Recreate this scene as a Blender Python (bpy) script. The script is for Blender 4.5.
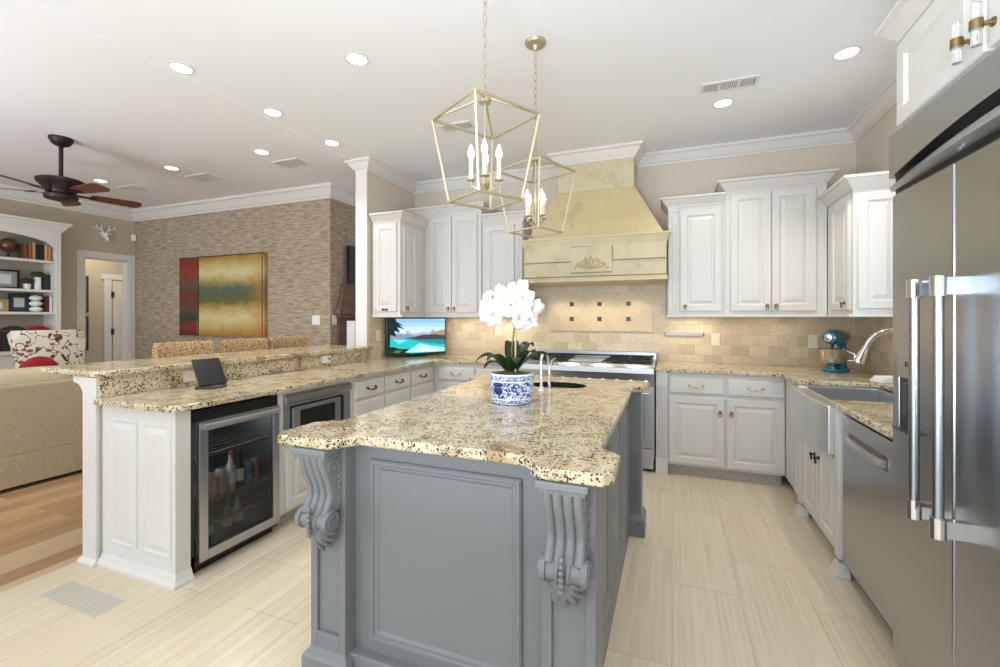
import bpy, bmesh, math, random
from mathutils import Vector, Matrix
random.seed(7)
PI = math.pi
for o in list(bpy.data.objects): bpy.data.objects.remove(o)
S = bpy.context.scene
COL = S.collection
# ------------------------------------------------------------------ camera, world, exposure
H = 1.335
YAW = math.atan(172/445)
cam = bpy.data.cameras.new('camera'); co = bpy.data.objects.new('camera', cam); COL.objects.link(co)
co.location = (0, 0, H); co.rotation_euler = (PI/2, 0, YAW)
cam.sensor_width = 36; cam.lens = 445/1000*36; cam.shift_y = -0.0155; cam.clip_start = .02
S.camera = co
S.view_settings.view_transform = 'Standard'; S.view_settings.look = 'None'
S.view_settings.gamma = 1; S.view_settings.use_curve_mapping = False
S.view_settings.exposure = 0.25
W = bpy.data.worlds.new('sky'); S.world = W; W.use_nodes = True
W.node_tree.nodes['Background'].inputs[0].default_value = (.78, .88, 1, 1)
W.node_tree.nodes['Background'].inputs[1].default_value = .8
CZ = 2.96

def lamp(name, kind, loc, power, color=(1, 1, 1), size=.1, rot=(0, 0, 0), sy=None, spot=None):
    l = bpy.data.lights.new(name, kind); l.energy = power; l.color = color
    if kind == 'AREA':
        l.shape = 'RECTANGLE' if sy else 'DISK'; l.size = size
        if sy: l.size_y = sy
    else: l.shadow_soft_size = size
    if spot: l.spot_size = spot; l.spot_blend = .6
    o = bpy.data.objects.new(name, l); COL.objects.link(o); o.location = loc; o.rotation_euler = rot
    return o
# daylight from the big breakfast-room and living-room windows behind the camera
lamp('window_light_kitchen', 'AREA', (-.7, -4.3, 1.35), 50, (.74, .86, 1), 4.0, (PI/2+.12, 0, 0), 2.3)
lamp('window_light_living', 'AREA', (-5.4, -4.3, 1.35), 80, (.80, .90, 1), 4.2, (PI/2+.12, 0, 0), 2.3)
# area lights added behind the camera to brighten the ceiling, like bounced strobes
lamp('ceiling_fill_kitchen', 'AREA', (-.3, -.6, 1.1), 98, (.84, .92, 1), .9, (PI*.92, 0, 0), .9)
lamp('ceiling_fill_living', 'AREA', (-4.8, -.5, 1.1), 56, (.84, .92, 1), .9, (PI*.92, 0, 0), .9)
lamp('window_light_sink', 'AREA', (1.62, 3.15, 1.65), 7, (.80, .89, 1), .9, (0, PI/2, 0), 1.0)

# ------------------------------------------------------------------ materials
def lin(h):
    h = h.lstrip('#'); c = [int(h[i:i+2], 16)/255 for i in (0, 2, 4)]
    return tuple((x/12.92 if x <= .04045 else ((x+.055)/1.055)**2.4) for x in c) + (1,)
def mat(name, color='#808080', rough=.5, metal=0, **kw):
    m = bpy.data.materials.new(name); m.use_nodes = True
    b = m.node_tree.nodes['Principled BSDF']
    b.inputs['Base Color'].default_value = lin(color); b.inputs['Roughness'].default_value = rough
    b.inputs['Metallic'].default_value = metal
    for k, v in kw.items(): b.inputs[k].default_value = v
    return m
class N:
    def __init__(s, m): s.t = m.node_tree; s.b = s.t.nodes['Principled BSDF']
    def n(s, typ, **kw):
        x = s.t.nodes.new(typ)
        for k, v in kw.items():
            if k.startswith('i_'):
                key = k[2:]; key = int(key) if key.isdigit() else key.replace('_', ' ')
                x.inputs[key].default_value = v
            else: setattr(x, k, v)
        return x
    def l(s, a, b): s.t.links.new(a, b)
    def pos(s, scale=(1, 1, 1), rot=(0, 0, 0), loc=(0, 0, 0), kind='geo'):
        if kind == 'geo': c = s.n('ShaderNodeNewGeometry').outputs['Position']
        else: c = s.n('ShaderNodeTexCoord').outputs[kind]
        mp = s.n('ShaderNodeMapping'); mp.inputs['Scale'].default_value = scale
        mp.inputs['Rotation'].default_value = rot; mp.inputs['Location'].default_value = loc
        s.l(c, mp.inputs[0]); return mp.outputs[0]
    def noise(s, vec, scale, detail=4, rough=.55, dist=0):
        x = s.n('ShaderNodeTexNoise'); x.inputs['Scale'].default_value = scale; x.inputs['Detail'].default_value = detail
        x.inputs['Roughness'].default_value = rough; x.inputs['Distortion'].default_value = dist
        s.l(vec, x.inputs['Vector']); return x.outputs['Fac']
    def ramp(s, f, stops, interp='LINEAR'):
        r = s.n('ShaderNodeValToRGB'); e = r.color_ramp; e.interpolation = interp
        while len(e.elements) < len(stops): e.elements.new(.5)
        for el, (p, c) in zip(e.elements, stops):
            el.position = p; el.color = lin(c) if isinstance(c, str) else c
        s.l(f, r.inputs[0]); return r.outputs[0]
    def mix(s, f, a, b, mode='MIX'):
        x = s.n('ShaderNodeMix', data_type='RGBA', blend_type=mode)
        for v, i in ((f, 0), (a, 6), (b, 7)):
            if isinstance(v, str): x.inputs[i].default_value = lin(v)
            elif isinstance(v, (int, float)): x.inputs[i].default_value = v
            else: s.l(v, x.inputs[i])
        return x.outputs[2]
    def math(s, op, a, b=0, c=0):
        x = s.n('ShaderNodeMath', operation=op)
        for i, v in enumerate((a, b, c)):
            if isinstance(v, (int, float)): x.inputs[i].default_value = v
            else: s.l(v, x.inputs[i])
        return x.outputs[0]
    def xyz(s, vec):
        x = s.n('ShaderNodeSeparateXYZ'); s.l(vec, x.inputs[0]); return x.outputs
    def comb(s, *v):
        x = s.n('ShaderNodeCombineXYZ')
        for i, k in enumerate(v):
            if isinstance(k, (int, float)): x.inputs[i].default_value = k
            else: s.l(k, x.inputs[i])
        return x.outputs[0]
    def color(s, c): s.l(c, s.b.inputs['Base Color'])
    def bump(s, h, strength=.3, dist=.01):
        x = s.n('ShaderNodeBump'); x.inputs['Strength'].default_value = strength; x.inputs['Distance'].default_value = dist
        s.l(h, x.inputs['Height']); s.l(x.outputs[0], s.b.inputs['Normal'])

M = {}
M['white'] = mat('cabinet_paint', '#D8D5CF', .38)
M['white2'] = mat('trim_paint', '#E6E3DD', .42)
M['ceil'] = mat('ceiling_paint', '#F0F0F0', .85)
M['wall'] = mat('greige_wall_paint', '#D9CEBF', .8)
M['wall2'] = mat('beige_wall_paint', '#C4B8A4', .8)
M['grey'] = mat('grey_island_paint', '#7D8083', .4)
M['black'] = mat('black_plastic', '#101011', .35)
M['iron'] = mat('cast_iron', '#1E1A18', .55)
M['chrome'] = mat('chrome', '#E4E4E4', .08, 1)
M['nickel'] = mat('champagne_silver_leaf', '#BDB297', .42, .7)
M['brass'] = mat('antique_brass', '#8A7350', .35, .9)
M['pewter'] = mat('dark_pewter', '#4A443C', .4, .8)
M['bronze'] = mat('oil_rubbed_bronze', '#2B201A', .45, .4)
M['bulb'] = mat('glowing_bulb', '#FFFFFF', .3, 0, **{'Emission Color': lin('#FFE9C4'), 'Emission Strength': 7})
M['lens'] = mat('glowing_downlight_lens', '#FFFFFF', .3, 0, **{'Emission Color': lin('#FFF6E8'), 'Emission Strength': 7})
M['acrylic'] = mat('clear_acrylic', '#F4F6F6', .06, 0, **{'Transmission Weight': .8, 'IOR': 1.45})
M['ivory'] = mat('ivory_plastic', '#E7DEC8', .4)
M['whiteplastic'] = mat('white_plastic', '#F2F2F0', .35)
M['candle'] = mat('candle_sleeve', '#EDE4CF', .5)
M['dark'] = mat('dark_interior', '#141516', .5)
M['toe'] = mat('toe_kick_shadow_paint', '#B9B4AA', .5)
M['red'] = mat('red_velvet', '#9E1B23', .85)
M['green'] = mat('green_cushion_fabric', '#8A9A58', .85)
M['leaf'] = mat('orchid_leaf', '#1E3319', .35)
M['stem'] = mat('orchid_stem', '#6B6A3A', .5)
M['stake'] = mat('bamboo_stake', '#CDB98B', .5)
M['petal'] = mat('orchid_petal', '#EFEDEA', .6)
M['lip'] = mat('orchid_lip', '#E9D9A6', .5)
M['teal'] = mat('teal_enamel', '#0F6C86', .15, 0, **{'Coat Weight': .6})
M['moss'] = mat('moss', '#5F5B2C', .9)
M['topiary'] = mat('topiary_foliage', '#33391C', .9)
M['paper'] = mat('paper', '#EDEBE3', .8)

def steel(name, base, rough, sx=(1, 1, 90)):
    m = mat(name, base, rough, 1); k = N(m)
    f = k.noise(k.pos(sx), 6, 3)
    k.color(k.mix(k.math('MULTIPLY', f, .12), base, '#D0D2D4')); return m
M['steel'] = steel('brushed_stainless', '#B9BCC0', .3, (1, 1, 120))
M['steelv'] = steel('brushed_stainless_upright', '#A8ACB1', .27, (120, 120, 1))
M['sink'] = steel('satin_sink_steel', '#D6D8DA', .3)

def granite():
    m = mat('granite', '#C9B48C', .13); k = N(m); p = k.pos()
    d = k.n('ShaderNodeTexNoise'); d.inputs['Scale'].default_value = 9; k.l(p, d.inputs['Vector'])
    pw = k.n('ShaderNodeVectorMath', operation='MULTIPLY_ADD'); k.l(d.outputs['Color'], pw.inputs[0])
    pw.inputs[1].default_value = (.07, .07, .07); k.l(p, pw.inputs[2]); pd = pw.outputs[0]
    big = k.noise(pd, 5.5, 6, .62)
    base = k.ramp(big, [(.26, '#957C58'), (.40, '#C0AA82'), (.50, '#D7C9A8'), (.60, '#CBBB9A'), (.72, '#A58D68')])
    wh = k.noise(pd, 22, 5, .65)
    base = k.mix(k.ramp(wh, [(.54, '#000000'), (.66, '#FFFFFF')]), base, '#DED5BE')
    gr = k.noise(k.pos((1, 1, 1), (0, 0, .4), (3.1, 1, 0)), 30, 5, .7)
    base = k.mix(k.math('MULTIPLY', k.ramp(gr, [(.60, '#000000'), (.70, '#FFFFFF')]), .6), base, '#857E72')
    def specks(scale, thr, loc, col, src, clump):
        v = k.n('ShaderNodeTexVoronoi'); v.inputs['Scale'].default_value = scale; k.l(k.pos((1, 1, 1), (0, 0, 0), loc), v.inputs['Vector'])
        sx = k.xyz(v.outputs['Color'])[0]
        c = k.noise(k.pos((1, 1, 1), (0, 0, 0), loc), clump, 3, .6)
        t = k.math('MULTIPLY', k.math('LESS_THAN', sx, k.math('MULTIPLY', k.ramp(c, [(.42, '#000000'), (.70, '#FFFFFF')]), thr)),
                   k.math('LESS_THAN', v.outputs['Distance'], .55))
        return k.mix(t, src, col)
    base = specks(125, .45, (0, 0, 0), '#3A2C22', base, 11)
    base = specks(190, .36, (5, 2, 1), '#242223', base, 17)
    base = specks(85, .26, (2, 7, 3), '#6E4C30', base, 8)
    base = specks(200, .5, (9, 3, 4), '#5D6066', base, 14)
    k.color(base); return m
M['granite'] = granite()

def tile():
    m = mat('travertine_tile', '#CDB48A', .35); k = N(m); x, y, z = k.xyz(k.pos())
    u = k.math('ADD', x, y); v = k.comb(u, z, 0)
    b = k.n('ShaderNodeTexBrick', offset=.5); k.l(v, b.inputs['Vector'])
    b.inputs['Scale'].default_value = 1; b.inputs['Brick Width'].default_value = .155; b.inputs['Row Height'].default_value = .098
    b.inputs['Mortar Size'].default_value = .0022; b.inputs['Mortar Smooth'].default_value = .3; b.inputs['Bias'].default_value = 0
    b.inputs['Color1'].default_value = (0, 0, 0, 1); b.inputs['Color2'].default_value = (1, 1, 1, 1); b.inputs['Mortar'].default_value = (.5, .5, .5, 1)
    n1 = k.noise(k.pos((1, 1, 1.6)), 16, 5, .6)
    c = k.ramp(b.outputs['Color'], [(0, '#B29C7B'), (.35, '#CAB698'), (.65, '#D4C4A8'), (1, '#BFAA8A')])
    c = k.mix(k.math('MULTIPLY', n1, .55), c, '#DDD0B8')
    c = k.mix(k.ramp(k.noise(k.pos(), 55, 3), [(.6, '#000000'), (.75, '#FFFFFF')]), c, '#A5875C')
    c = k.mix(b.outputs['Fac'], c, '#C3AE88'); k.color(c)
    k.bump(k.math('SUBTRACT', 1, b.outputs['Fac']), .35, .004); return m
M['tile'] = tile()
def tile_diag():
    m = mat('diagonal_travertine_tile', '#D8BE8E', .35); k = N(m); x, y, z = k.xyz(k.pos())
    a = k.math('MULTIPLY', k.math('ADD', x, z), .7071); b_ = k.math('MULTIPLY', k.math('SUBTRACT', z, x), .7071)
    b = k.n('ShaderNodeTexBrick', offset=0); k.l(k.comb(a, b_, 0), b.inputs['Vector'])
    b.inputs['Scale'].default_value = 1; b.inputs['Brick Width'].default_value = .148; b.inputs['Row Height'].default_value = .148
    b.inputs['Mortar Size'].default_value = .0022
    b.inputs['Color1'].default_value = (0, 0, 0, 1); b.inputs['Color2'].default_value = (1, 1, 1, 1)
    c = k.ramp(b.outputs['Color'], [(0, '#BFA680'), (.5, '#D2BF9C'), (1, '#C9B28A')])
    c = k.mix(k.math('MULTIPLY', k.noise(k.pos(), 14, 5), .6), c, '#DCCDAF')
    c = k.mix(b.outputs['Fac'], c, '#C5AB7E'); k.color(c); k.bump(k.math('SUBTRACT', 1, b.outputs['Fac']), .35, .004); return m
M['tiled'] = tile_diag()

def floor_tile():
    m = mat('striped_porcelain_floor', '#D9CDB4', .28); k = N(m); x, y, z = k.xyz(k.pos())
    b = k.n('ShaderNodeTexBrick', offset=.37); k.l(k.comb(y, x, 0), b.inputs['Vector'])
    b.inputs['Scale'].default_value = 1; b.inputs['Brick Width'].default_value = .915; b.inputs['Row Height'].default_value = .305
    b.inputs['Mortar Size'].default_value = .0014; b.inputs['Mortar Smooth'].default_value = .2
    b.inputs['Color1'].default_value = (0, 0, 0, 1); b.inputs['Color2'].default_value = (1, 1, 1, 1)
    off = k.math('MULTIPLY', b.outputs['Color'], 7)
    st = k.noise(k.comb(k.math('MULTIPLY', x, 62), k.math('MULTIPLY', y, 1.0), off), 1, 3, .6)
    st2 = k.noise(k.comb(k.math('MULTIPLY', x, 210), k.math('MULTIPLY', y, 2.5), off), 1, 2, .5)
    c = k.ramp(st, [(.25, '#CAB797'), (.45, '#D8C9AD'), (.6, '#DFD2BA'), (.78, '#E6DCC9')])
    c = k.mix(k.math('MULTIPLY', st2, .35), c, '#E3DAC6')
    c = k.mix(k.math('MULTIPLY', b.outputs['Color'], .18), c, '#C8B493')
    c = k.mix(b.outputs['Fac'], c, '#AD9C7F'); k.color(c)
    k.l(k.math('MULTIPLY_ADD', st, .12, .24), k.b.inputs['Roughness']); return m
M['floor'] = floor_tile()
def wood_floor():
    m = mat('oak_plank_floor', '#B58A5C', .35); k = N(m); x, y, z = k.xyz(k.pos())
    b = k.n('ShaderNodeTexBrick', offset=.41); k.l(k.comb(y, x, 0), b.inputs['Vector'])
    b.inputs['Scale'].default_value = 1; b.inputs['Brick Width'].default_value = 1.1; b.inputs['Row Height'].default_value = .13
    b.inputs['Mortar Size'].default_value = .001
    b.inputs['Color1'].default_value = (0, 0, 0, 1); b.inputs['Color2'].default_value = (1, 1, 1, 1)
    off = k.math('MULTIPLY', b.outputs['Color'], 9)
    g = k.noise(k.comb(k.math('MULTIPLY', x, 30), k.math('MULTIPLY', y, 1.4), off), 1, 5, .6, .6)
    c = k.ramp(b.outputs['Color'], [(0, '#A98560'), (.4, '#C09C74'), (.7, '#CDAE88'), (1, '#D8C09C')])
    c = k.mix(k.math('MULTIPLY', g, .5), c, '#8F6038'); c = k.mix(b.outputs['Fac'], c, '#6B4A2C'); k.color(c); return m
M['wood'] = wood_floor()
def grasscloth():
    m = mat('woven_horizontal_wallcovering', '#A8957F', .85); k = N(m); x, y, z = k.xyz(k.pos()); u = k.math('ADD', x, k.math('MULTIPLY', y, 1.3))
    f = k.noise(k.comb(k.math('MULTIPLY', u, 7), k.math('MULTIPLY', z, 60), 0), 1, 4, .65)
    g = k.noise(k.comb(k.math('MULTIPLY', u, 1.2), k.math('MULTIPLY', z, 5), 3), 1, 3)
    c = k.ramp(f, [(.28, '#77644F'), (.42, '#A08D76'), (.55, '#BCAD98'), (.72, '#D2C6B4')])
    c = k.mix(k.math('MULTIPLY', g, .35), c, '#98816A'); k.color(c); k.bump(f, .5, .01); return m
M['grass'] = grasscloth()
def plaster(name, a, b, c2, rough=.6):
    m = mat(name, a, rough); k = N(m)
    f = k.noise(k.pos(), 5, 7, .65); g = k.noise(k.pos((1, 1, 3)), 26, 5, .7)
    c = k.ramp(f, [(.3, a), (.55, b), (.75, c2)])
    c = k.mix(k.ramp(g, [(.66, '#000000'), (.78, '#FFFFFF')]), c, c2); k.color(c); return m
M['hood'] = plaster('golden_plaster', '#CFB98A', '#D5C398', '#C0A97B')
M['hoodband'] = plaster('antiqued_cream_wood', '#D8CCAA', '#D1C4A0', '#BBAA86')
M['antique'] = mat('antique_glaze', '#8F7B55', .7)
M['stone'] = plaster('brown_fireplace_stone', '#8A6A55', '#76594A', '#5B4438', .8)
def fabric(name, a, b, scale=260, rough=.95):
    m = mat(name, a, rough); k = N(m); f = k.noise(k.pos((1, 1, .6), kind='Object'), scale*.25, 4, .7)
    h = k.noise(k.pos((3, 3, .3), kind='Object'), scale*.2, 2)
    k.color(k.mix(k.math('MULTIPLY', k.math('ADD', f, h), .5), a, b)); k.bump(f, .3, .003); return m
M['sofa'] = fabric('sofa_linen', '#8A7B60', '#C9BB9E')
M['sofac'] = fabric('sofa_cushion_linen', '#BBA886', '#E0D2B4')
def birdfabric():
    m = mat('bird_and_branch_fabric', '#E9E1D0', .9); k = N(m); p = k.pos(kind='Object')
    n1 = k.noise(p, 9, 2, .4, .5); line = k.math('LESS_THAN', k.math('ABSOLUTE', k.math('SUBTRACT', n1, .5)), .02)
    v = k.n('ShaderNodeTexVoronoi'); v.inputs['Scale'].default_value = 9; k.l(k.pos((1, 1, 1.5), kind='Object'), v.inputs['Vector'])
    b = k.math('MULTIPLY', k.math('LESS_THAN', k.math('ADD', v.outputs['Distance'], k.math('MULTIPLY', k.noise(p, 34, 2), .3)), .42),
               k.math('GREATER_THAN', k.xyz(v.outputs['Color'])[0], .2))
    v2 = k.n('ShaderNodeTexVoronoi'); v2.inputs['Scale'].default_value = 13; k.l(p, v2.inputs['Vector'])
    l2 = k.math('MULTIPLY', k.math('LESS_THAN', v2.outputs['Distance'], .24), k.math('GREATER_THAN', k.xyz(v2.outputs['Color'])[1], .55))
    c = k.mix(line, '#E9E1D0', '#5A4638'); c = k.mix(l2, c, '#74604C'); c = k.mix(b, c, '#A65648'); k.color(c); return m
M['bird'] = birdfabric()
def rattan():
    m = mat('woven_rattan', '#B98F57', .7); k = N(m); p = k.pos((1, 1, 1), kind='Object')
    w = k.n('ShaderNodeTexVoronoi'); w.inputs['Scale'].default_value = 55; k.l(k.pos((1, 1, 1.6), kind='Object'), w.inputs['Vector'])
    k.color(k.ramp(w.outputs['Distance'], [(.1, '#D2B68C'), (.45, '#B8966A'), (.85, '#7E6142')])); k.bump(k.math('SUBTRACT', 1, w.outputs['Distance']), .8, .01); return m
M['rattan'] = rattan()
def wood(name, a, b, rough=.45):
    m = mat(name, a, rough); k = N(m); f = k.noise(k.pos((3, 3, 30), kind='Object'), 3, 4, .6, .4); k.color(k.mix(f, a, b)); return m
M['blade'] = wood('walnut_blade', '#4E2517', '#6F3B25'); M['darkwood'] = wood('dark_wood', '#2A1A12', '#3F281B')
def chinoiserie():
    m = mat('blue_and_white_porcelain', '#E9EDF3', .12); k = N(m); x, y, z = k.xyz(k.pos(kind='Object'))
    f = k.noise(k.pos(kind='Object'), 55, 4, .7); g = k.noise(k.pos(kind='Object'), 120, 2)
    pat = k.ramp(f, [(.46, '#2B478F'), (.52, '#8CA1CF'), (.58, '#EEF1F5')])
    pat = k.mix(k.math('GREATER_THAN', g, .56), pat, '#E9EDF3')
    def band(a, b): return k.math('MULTIPLY', k.math('GREATER_THAN', z, a), k.math('LESS_THAN', z, b))
    bd = k.ramp(k.noise(k.pos((1, 1, 4), kind='Object'), 70, 2), [(.44, '#F0F2F5'), (.52, '#5B77B8')])
    c = k.mix(band(.113, .137), pat, bd); c = k.mix(band(.004, .024), c, bd)
    ring = k.math('MAXIMUM', k.math('MAXIMUM', band(.108, .113), band(.024, .029)), band(.137, .16)); c = k.mix(ring, c, '#F4F6F8')
    k.color(c); return m
M['china'] = chinoiserie()
def painting_mat():
    m = mat('abstract_painting', '#B89A50', .6); k = N(m); o = k.pos(kind='Generated'); u, _, v = k.xyz(o)
    n1 = k.noise(k.pos((3, 1, 2.2), kind='Generated'), 2.4, 6, .65); n2 = k.noise(k.pos((1.2, 1, 9), kind='Generated'), 3, 5, .7)
    vv = k.math('ADD', v, k.math('MULTIPLY_ADD', n1, .22, -.11))
    c = k.ramp(vv, [(.0, '#A4702C'), (.08, '#B99A54'), (.22, '#D2C590'), (.34, '#B49E60'), (.42, '#6B652F'), (.5, '#55603F'), (.58, '#4F6650'), (.66, '#9A8648'), (.78, '#D8CC98'), (.9, '#BFA660'), (1, '#94712F')])
    uu = k.math('ADD', u, k.math('MULTIPLY_ADD', n1, .1, -.05))
    c = k.mix(k.ramp(uu, [(.80, '#000000'), (.94, '#BBBBBB')]), c, '#B2762E')
    c = k.mix(k.ramp(n2, [(.58, '#000000'), (.8, '#777777')]), c, '#8A6A2B')
    r = k.ramp(k.math('ADD', v, k.math('MULTIPLY_ADD', n2, .4, -.2)), [(0, '#4A2218'), (.1, '#8A2A2A'), (.2, '#2A3F39'), (.33, '#5E4434'), (.5, '#6E2E24'), (.62, '#525038'), (.8, '#8A3622'), (1, '#7A2C1C')])
    c = k.mix(k.math('LESS_THAN', k.math('ADD', u, k.math('MULTIPLY_ADD', n1, .02, -.01)), .235), c, r)
    c = k.mix(k.math('LESS_THAN', k.math('ABSOLUTE', k.math('SUBTRACT', u, .243)), .007), c, '#4A2A18')
    k.color(c); return m
M['painting'] = painting_mat()
def glassmat(name, tint, refl=.12):
    m = bpy.data.materials.new(name); m.use_nodes = True; t = m.node_tree; t.nodes.clear()
    out = t.nodes.new('ShaderNodeOutputMaterial'); mx = t.nodes.new('ShaderNodeMixShader'); tr = t.nodes.new('ShaderNodeBsdfTransparent'); gl = t.nodes.new('ShaderNodeBsdfGlossy')
    fr = t.nodes.new('ShaderNodeFresnel'); fr.inputs[0].default_value = 1.5
    tr.inputs[0].default_value = lin(tint); gl.inputs['Roughness'].default_value = .03
    ge = t.nodes.new('ShaderNodeNewGeometry'); inv = t.nodes.new('ShaderNodeMath'); inv.operation = 'SUBTRACT'; inv.inputs[0].default_value = 1; t.links.new(ge.outputs['Backfacing'], inv.inputs[1])
    mu = t.nodes.new('ShaderNodeMath'); mu.operation = 'MULTIPLY'; t.links.new(fr.outputs[0], mu.inputs[0]); t.links.new(inv.outputs[0], mu.inputs[1])
    t.links.new(mu.outputs[0], mx.inputs[0]); t.links.new(tr.outputs[0], mx.inputs[1]); t.links.new(gl.outputs[0], mx.inputs[2]); t.links.new(mx.outputs[0], out.inputs[0]); return m
M['glass'] = glassmat('tinted_cooler_glass', '#D0D2D1'); M['pane'] = glassmat('window_glass', '#F5F8F8')
def col(h, rough=.4, metal=0):
    k = 'c'+h+str(rough)+str(metal)
    if k not in M: M[k] = mat('paint_'+h.strip('#').lower(), h, rough, metal)
    return M[k]
def emit(h, s=1):
    k = 'e'+h
    if k not in M:
        M[k] = mat('screen_'+h.strip('#').lower(), '#000000', .3, 0, **{'Emission Color': lin(h), 'Emission Strength': s})
    return M[k]

# ------------------------------------------------------------------ mesh builder
class MB:
    def __init__(s): s.v = []; s.f = []; s.m = []; s.mi = 0; s.sm = []; s.smooth = False
    def add(s, vs, fs):
        b = len(s.v); s.v += [tuple(p) for p in vs]
        for f in fs: s.f.append([b+i for i in f]); s.m.append(s.mi); s.sm.append(s.smooth)
        return s
    def box(s, x0, x1, y0, y1, z0, z1):
        vs = [(x, y, z) for z in (z0, z1) for y in (y0, y1) for x in (x0, x1)]
        return s.add(vs, [(0, 2, 3, 1), (4, 5, 7, 6), (0, 1, 5, 4), (2, 6, 7, 3), (0, 4, 6, 2), (1, 3, 7, 5)])
    def loops(s, L, cap0=True, cap1=True, closed=True):
        n = len(L[0]); vs = [p for l in L for p in l]; fs = []
        for a in range(len(L)-1):
            for i in range(n if closed else n-1):
                j = (i+1) % n; fs.append((a*n+i, a*n+j, (a+1)*n+j, (a+1)*n+i))
        if cap0: fs.append(tuple(range(n))[::-1])
        if cap1: fs.append(tuple((len(L)-1)*n+i for i in range(n)))
        return s.add(vs, fs)
    def prism(s, poly, z0, z1): return s.loops([[(x, y, z0) for x, y in poly], [(x, y, z1) for x, y in poly]])
    def prism_x(s, poly, x0, x1): return s.loops([[(x0, y, z) for y, z in poly], [(x1, y, z) for y, z in poly]])
    def prism_y(s, poly, y0, y1): return s.loops([[(x, y0, z) for x, z in poly], [(x, y1, z) for x, z in poly]])
    def lathe(s, prof, c=(0, 0, 0), n=20, axis='z', sc=(1, 1)):
        sm = s.smooth; s.smooth = True; L = []
        for r, h in prof:
            l = []
            for i in range(n):
                a = 2*PI*i/n; p, q = r*math.cos(a)*sc[0], r*math.sin(a)*sc[1]
                l.append({'z': (c[0]+p, c[1]+q, c[2]+h), 'y': (c[0]+p, c[1]+h, c[2]-q), 'x': (c[0]+h, c[1]+p, c[2]+q)}[axis])
            L.append(l)
        s.loops(L); s.smooth = sm; return s
    def tube(s, pts, r, n=8, closed=False):
        sm = s.smooth; s.smooth = True; P = [Vector(p) for p in pts]; L = []; up = None; m = len(P)
        for i, p in enumerate(P):
            if closed: t = P[(i+1) % m]-P[i-1]
            else: t = P[min(i+1, m-1)]-P[max(i-1, 0)]
            t.normalize()
            if up is None:
                up = Vector((0, 0, 1)) if abs(t.z) < .9 else Vector((1, 0, 0))
            a = (up-t*up.dot(t))
            if a.length < 1e-4: a = t.orthogonal()
            a.normalize(); up = a; b = t.cross(a); rr = r[i] if isinstance(r, (list, tuple)) else r
            L.append([p+(a*math.cos(2*PI*k/n)+b*math.sin(2*PI*k/n))*rr for k in range(n)])
        if closed: L.append(L[0])
        s.loops(L, not closed, not closed); s.smooth = sm; return s
    def bar(s, a, b, w, h=None):
        h = h or w; a, b = Vector(a), Vector(b); t = (b-a).normalized()
        x = t.cross(Vector((0, 0, 1)))
        if x.length < 1e-3: x = Vector((1, 0, 0))
        x.normalize(); y = x.cross(t)
        c = [(x*i*w/2+y*j*h/2) for i, j in ((-1, -1), (1, -1), (1, 1), (-1, 1))]
        return s.loops([[a+d for d in c], [b+d for d in c]])
    def ball(s, c, r, n=12, sc=(1, 1, 1)):
        sm = s.smooth; s.smooth = True; k = max(5, n//2+1); L = []
        for i in range(k+1):
            t = -PI/2+PI*i/k; rr = max(math.cos(t), .02)
            L.append([(c[0]+r*sc[0]*rr*math.cos(2*PI*j/n), c[1]+r*sc[1]*rr*math.sin(2*PI*j/n), c[2]+r*sc[2]*math.sin(t)) for j in range(n)])
        s.loops(L); s.smooth = sm; return s
    def frame4(s, x0, x1, z0, z1, f, y0, y1, fz=None):
        fz = fz or f; s.box(x0, x0+f, y0, y1, z0, z1); s.box(x1-f, x1, y0, y1, z0, z1); s.box(x0+f, x1-f, y0, y1, z0, z0+fz); return s.box(x0+f, x1-f, y0, y1, z1-fz, z1)
    def ringpanel(s, x0, x1, z0, z1, rings):   # concentric rectangles facing -Y: (inset, y)
        L = [[(x0+i, y, z0+i), (x1-i, y, z0+i), (x1-i, y, z1-i), (x0+i, y, z1-i)] for i, y in rings]
        return s.loops(L)
    def door(s, x0, x1, z0, z1, t=.02):
        w = min(x1-x0, z1-z0); f = min(.058, w*.24)
        R = [(0, 0), (0, -t+.004), (.004, -t), (f-.006, -t), (f, -t+.004), (f+.004, -t+.011), (f+.012, -t+.011), (f+.034, -t+.003), (f+.036, -t+.002)]
        return s.ringpanel(x0, x1, z0, z1, R)
    def drawer(s, x0, x1, z0, z1, t=.02): return s.ringpanel(x0, x1, z0, z1, [(0, 0), (0, -t+.008), (.004, -t+.005), (.012, -t), (.014, -t)])
    def crown(s, x0, x1, y0, y1, z0, h, p, sides=('l', 'f', 'r')):
        prof = [(0, 0), (.12, 0), (.14, .12), (.3, .25), (.55, .5), (.72, .72), (.95, .78), (1, .8), (1, 1)]
        L = []
        for a, b in prof:
            e = p*a; l = e if 'l' in sides else 0; r = e if 'r' in sides else 0; f = e if 'f' in sides else 0; k = e if 'b' in sides else 0
            z = z0+h*b
            L.append([(x0-l, y0-f, z), (x1+r, y0-f, z), (x1+r, y1+k, z), (x0-l, y1+k, z)])
        return s.loops(L)
    def xf(s, mtx):
        s.v = [tuple(mtx @ Vector(p)) for p in s.v]; return s
    def build(s, name, mats, parent=None, bevel=0, seg=2, smooth=None, sub=0, angle=40):
        me = bpy.data.meshes.new(name); me.from_pydata(s.v, [], s.f); me.validate(); 
        bm = bmesh.new(); bm.from_mesh(me); bmesh.ops.recalc_face_normals(bm, faces=bm.faces); bm.to_mesh(me); bm.free()
        for m in (mats if isinstance(mats, (list, tuple)) else [mats]): me.materials.append(M[m] if isinstance(m, str) else m)
        if len(me.polygons) == len(s.f):
            me.polygons.foreach_set('material_index', s.m)
            me.polygons.foreach_set('use_smooth', [bool(smooth) if smooth is not None else x for x in s.sm])
        if any(s.sm) or smooth: me.set_sharp_from_angle(angle=math.radians(angle))
        o = bpy.data.objects.new(name, me); COL.objects.link(o)
        if parent: o.parent = parent
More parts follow.
